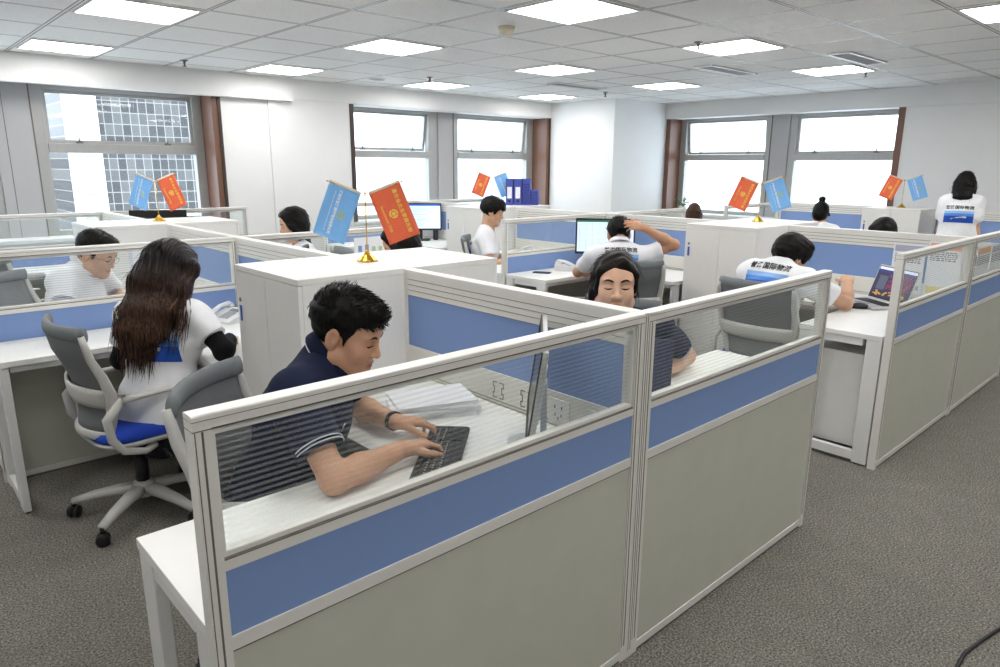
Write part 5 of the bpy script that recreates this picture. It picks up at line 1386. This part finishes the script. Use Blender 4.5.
# potted plant on the right sill
t = thing('potted_plant', 'small green plant on the sill by the corner column', 'plant', (8.02,5.02,WZ0+.005))
MB().lathe([(.05,0),(.062,.09),(.066,.1),(.06,.1),(.055,.085)], 20).build('pot', mat('white_ceramic',(226,226,222),.3), t)
lf = MB(); rs = random.Random(5)
for k in range(22):
    a = rs.uniform(0,2*PI); r = rs.uniform(.04,.12); zt = rs.uniform(.13,.24); d = Vector((math.cos(a),math.sin(a),0)); s = Vector((-d.y,d.x,0))
    p0 = Vector((0,0,.09)); p1 = d*r*.5+Vector((0,0,zt*.9)); p2 = d*r+Vector((0,0,zt)); p3 = d*(r+.05)+Vector((0,0,zt-.03))
    lf.tube([p0,p1], .0018, None, 5, 1); lf.sheet([[p1-s*.002,p1+s*.002],[p2-s*.022,p2+s*.022],[p3-s*.003,p3+s*.003]], .001)
lf.build('foliage', [mat('leaf_green',(70,120,52),.5,noise=.2), mat('stem_green',(96,120,60),.6)], t)
# leaflets behind the right-hand screen across the aisle
def leaflet(label, x, z0, w, h_, top, seed, y=.05, rz=0.0):
    t = thing('printed_leaflet', label, 'leaflet', (x,y,z0), rz, 'leaflets behind the glass at the right edge')
    MB().box(0,w,0,.0015,0,h_).build('sheet', PAPER(), t)
    m = MB(); r = random.Random(seed); mats = [mat('leaflet_orange',(236,170,126),.7), mat('leaflet_ink',(74,76,92),.7), mat('leaflet_yellow',(236,222,140),.7), mat('leaflet_grey',(176,180,196),.7)]
    m.box(.01,w-.01,-.0006,-.0001,h_-.055,h_-.012,top)
    for k in range(5):
        x_ = .015
        while x_ < w-.03:
            q = r.uniform(.008,.022); m.box(x_,min(x_+q,w-.015),-.0006,-.0001,h_-.075-.013*k,h_-.069-.013*k,1); x_ += q+.006
    m.box(.015,w*.5,-.0006,-.0001,.015,.06,2); m.box(w*.55,w-.015,-.0006,-.0001,.02,.05,3)
    m.build('print', mats, t)
leaflet('leaflet with a grey heading pinned to the spine right of the colourful laptop', X2-.0285, .80, .20, .33, 3, 1, y=.45, rz=-PI/2)
leaflet('leaflet with an orange heading pinned to the spine nearest the junction post', X2-.0285, .80, .20, .36, 0, 2, y=.235, rz=-PI/2)
leaflet('leaflet with an orange heading propped behind the pane at the right edge', X2+.30, ZD+.0005, .34, .36, 0, 3, y=.028)
leaflet('white leaflet with a grey heading propped behind the pane at the right edge', X2+.67, ZD+.0005, .36, .35, 3, 4, y=.028)
# printed notices on the screen behind the large flags
t = thing('printed_notice', 'notice with small coloured pictures on the screen behind the large flag pair', 'notice', (.80,MOD-.0225,.90))
MB().box(0,.42,-.0015,0,0,.24).build('sheet', PAPER(), t)
m = MB(); rr = random.Random(9)
for k in range(14):
    x_, z_ = .03+.055*(k % 7), .05+.09*(k//7); m.box(x_, x_+.03, -.0021, -.0016, z_, z_+.03+.02*rr.random(), rr.randrange(4))
m.build('print', [mat('notice_red',(222,150,146),.7), mat('notice_green',(178,200,160),.7), mat('notice_tan',(196,170,120),.7), mat('notice_blue',(120,150,200),.7)], t)
t = thing('drink_bottle', 'small dark bottle on the far desk right of the lit monitor', 'bottle', (3.46,5.52,ZD+.0005))
MB().lathe([(.03,0),(.032,.02),(.032,.12),(.014,.15),(.014,.165)], 16).build('bottle_body', mat('dark_bottle',(36,36,44),.25), t); MB().lathe([(.017,.165),(.017,.185),(.003,.186)], 12).build('cap', BLACK(), t)
t = thing('desk_organizer', 'grey desk box left of the lit monitor by the window', 'box', (2.98,5.28,ZD+.0005), R(40))
m = MB(); m.box(-.05,.05,-.04,-.037,0,.15); m.box(-.05,.05,.037,.04,0,.15); m.box(-.05,-.047,-.037,.037,0,.15); m.box(.047,.05,-.037,.037,0,.15); m.box(-.05,.05,-.04,.04,0,.003); m.build('box_body', mat('organizer_grey',(140,142,146),.5), t)
MB().box(-.03,-.02,-.02,.02,.004,.19).build('notepad', PAPER(), t)
# paper pocket on the cabinet behind the man with glasses
t = thing('paper_pocket', 'clear pocket of papers on the cabinet side behind the man with glasses', 'pocket', (-.30,MOD+C0-.0035,.83))
MB().box(0,.17,-.004,0,0,.23).build('pocket_sheet', mat('pocket_lilac',(214,216,234),.3,noise=.08,nscale=20), t); MB().box(.02,.15,-.006,-.0045,.02,.20).build('paper_sheet', PAPER(), t)
# cable on the carpet at the lower right
tag(MB().tube([(.50,-1.05,.007),(.62,-.86,.007),(.74,-.80,.007),(.86,-.795,.007),(.98,-.815,.007),(1.12,-.845,.007),(1.35,-.93,.007),(1.7,-1.15,.007),(2.1,-1.5,.007)], .0065, None, 10).build('floor_cable', BLACK()), 'black cable lying on the carpet in the lower right corner', 'cable')

# ------------------------------------------------------------------ towers outside
building('glass_tower', 'grey glass office tower with a white pier outside the left window', 7.3, 20.0, 40, 60, -30, 40, m_facade('tower_facade', (62,62,64), (112,111,109), (150,147,144), .42, .58), fins=((6.75,8.15),), bands=1)
building('low_block', 'paler block left of the glass tower outside the left window', -6, 7.6, 62, 80, -30, 3.2, m_facade('block_facade', (140,140,142), (214,200,182), (226,224,220), .9, 1.3))
building('pale_tower', 'pale bluish tower far outside the window beside the column', 52.0, 62.0, 62, 80, -30, 9.5, m_facade('pale_facade', (176,206,220), (206,226,236), (226,234,238), 1.5, 3.0))
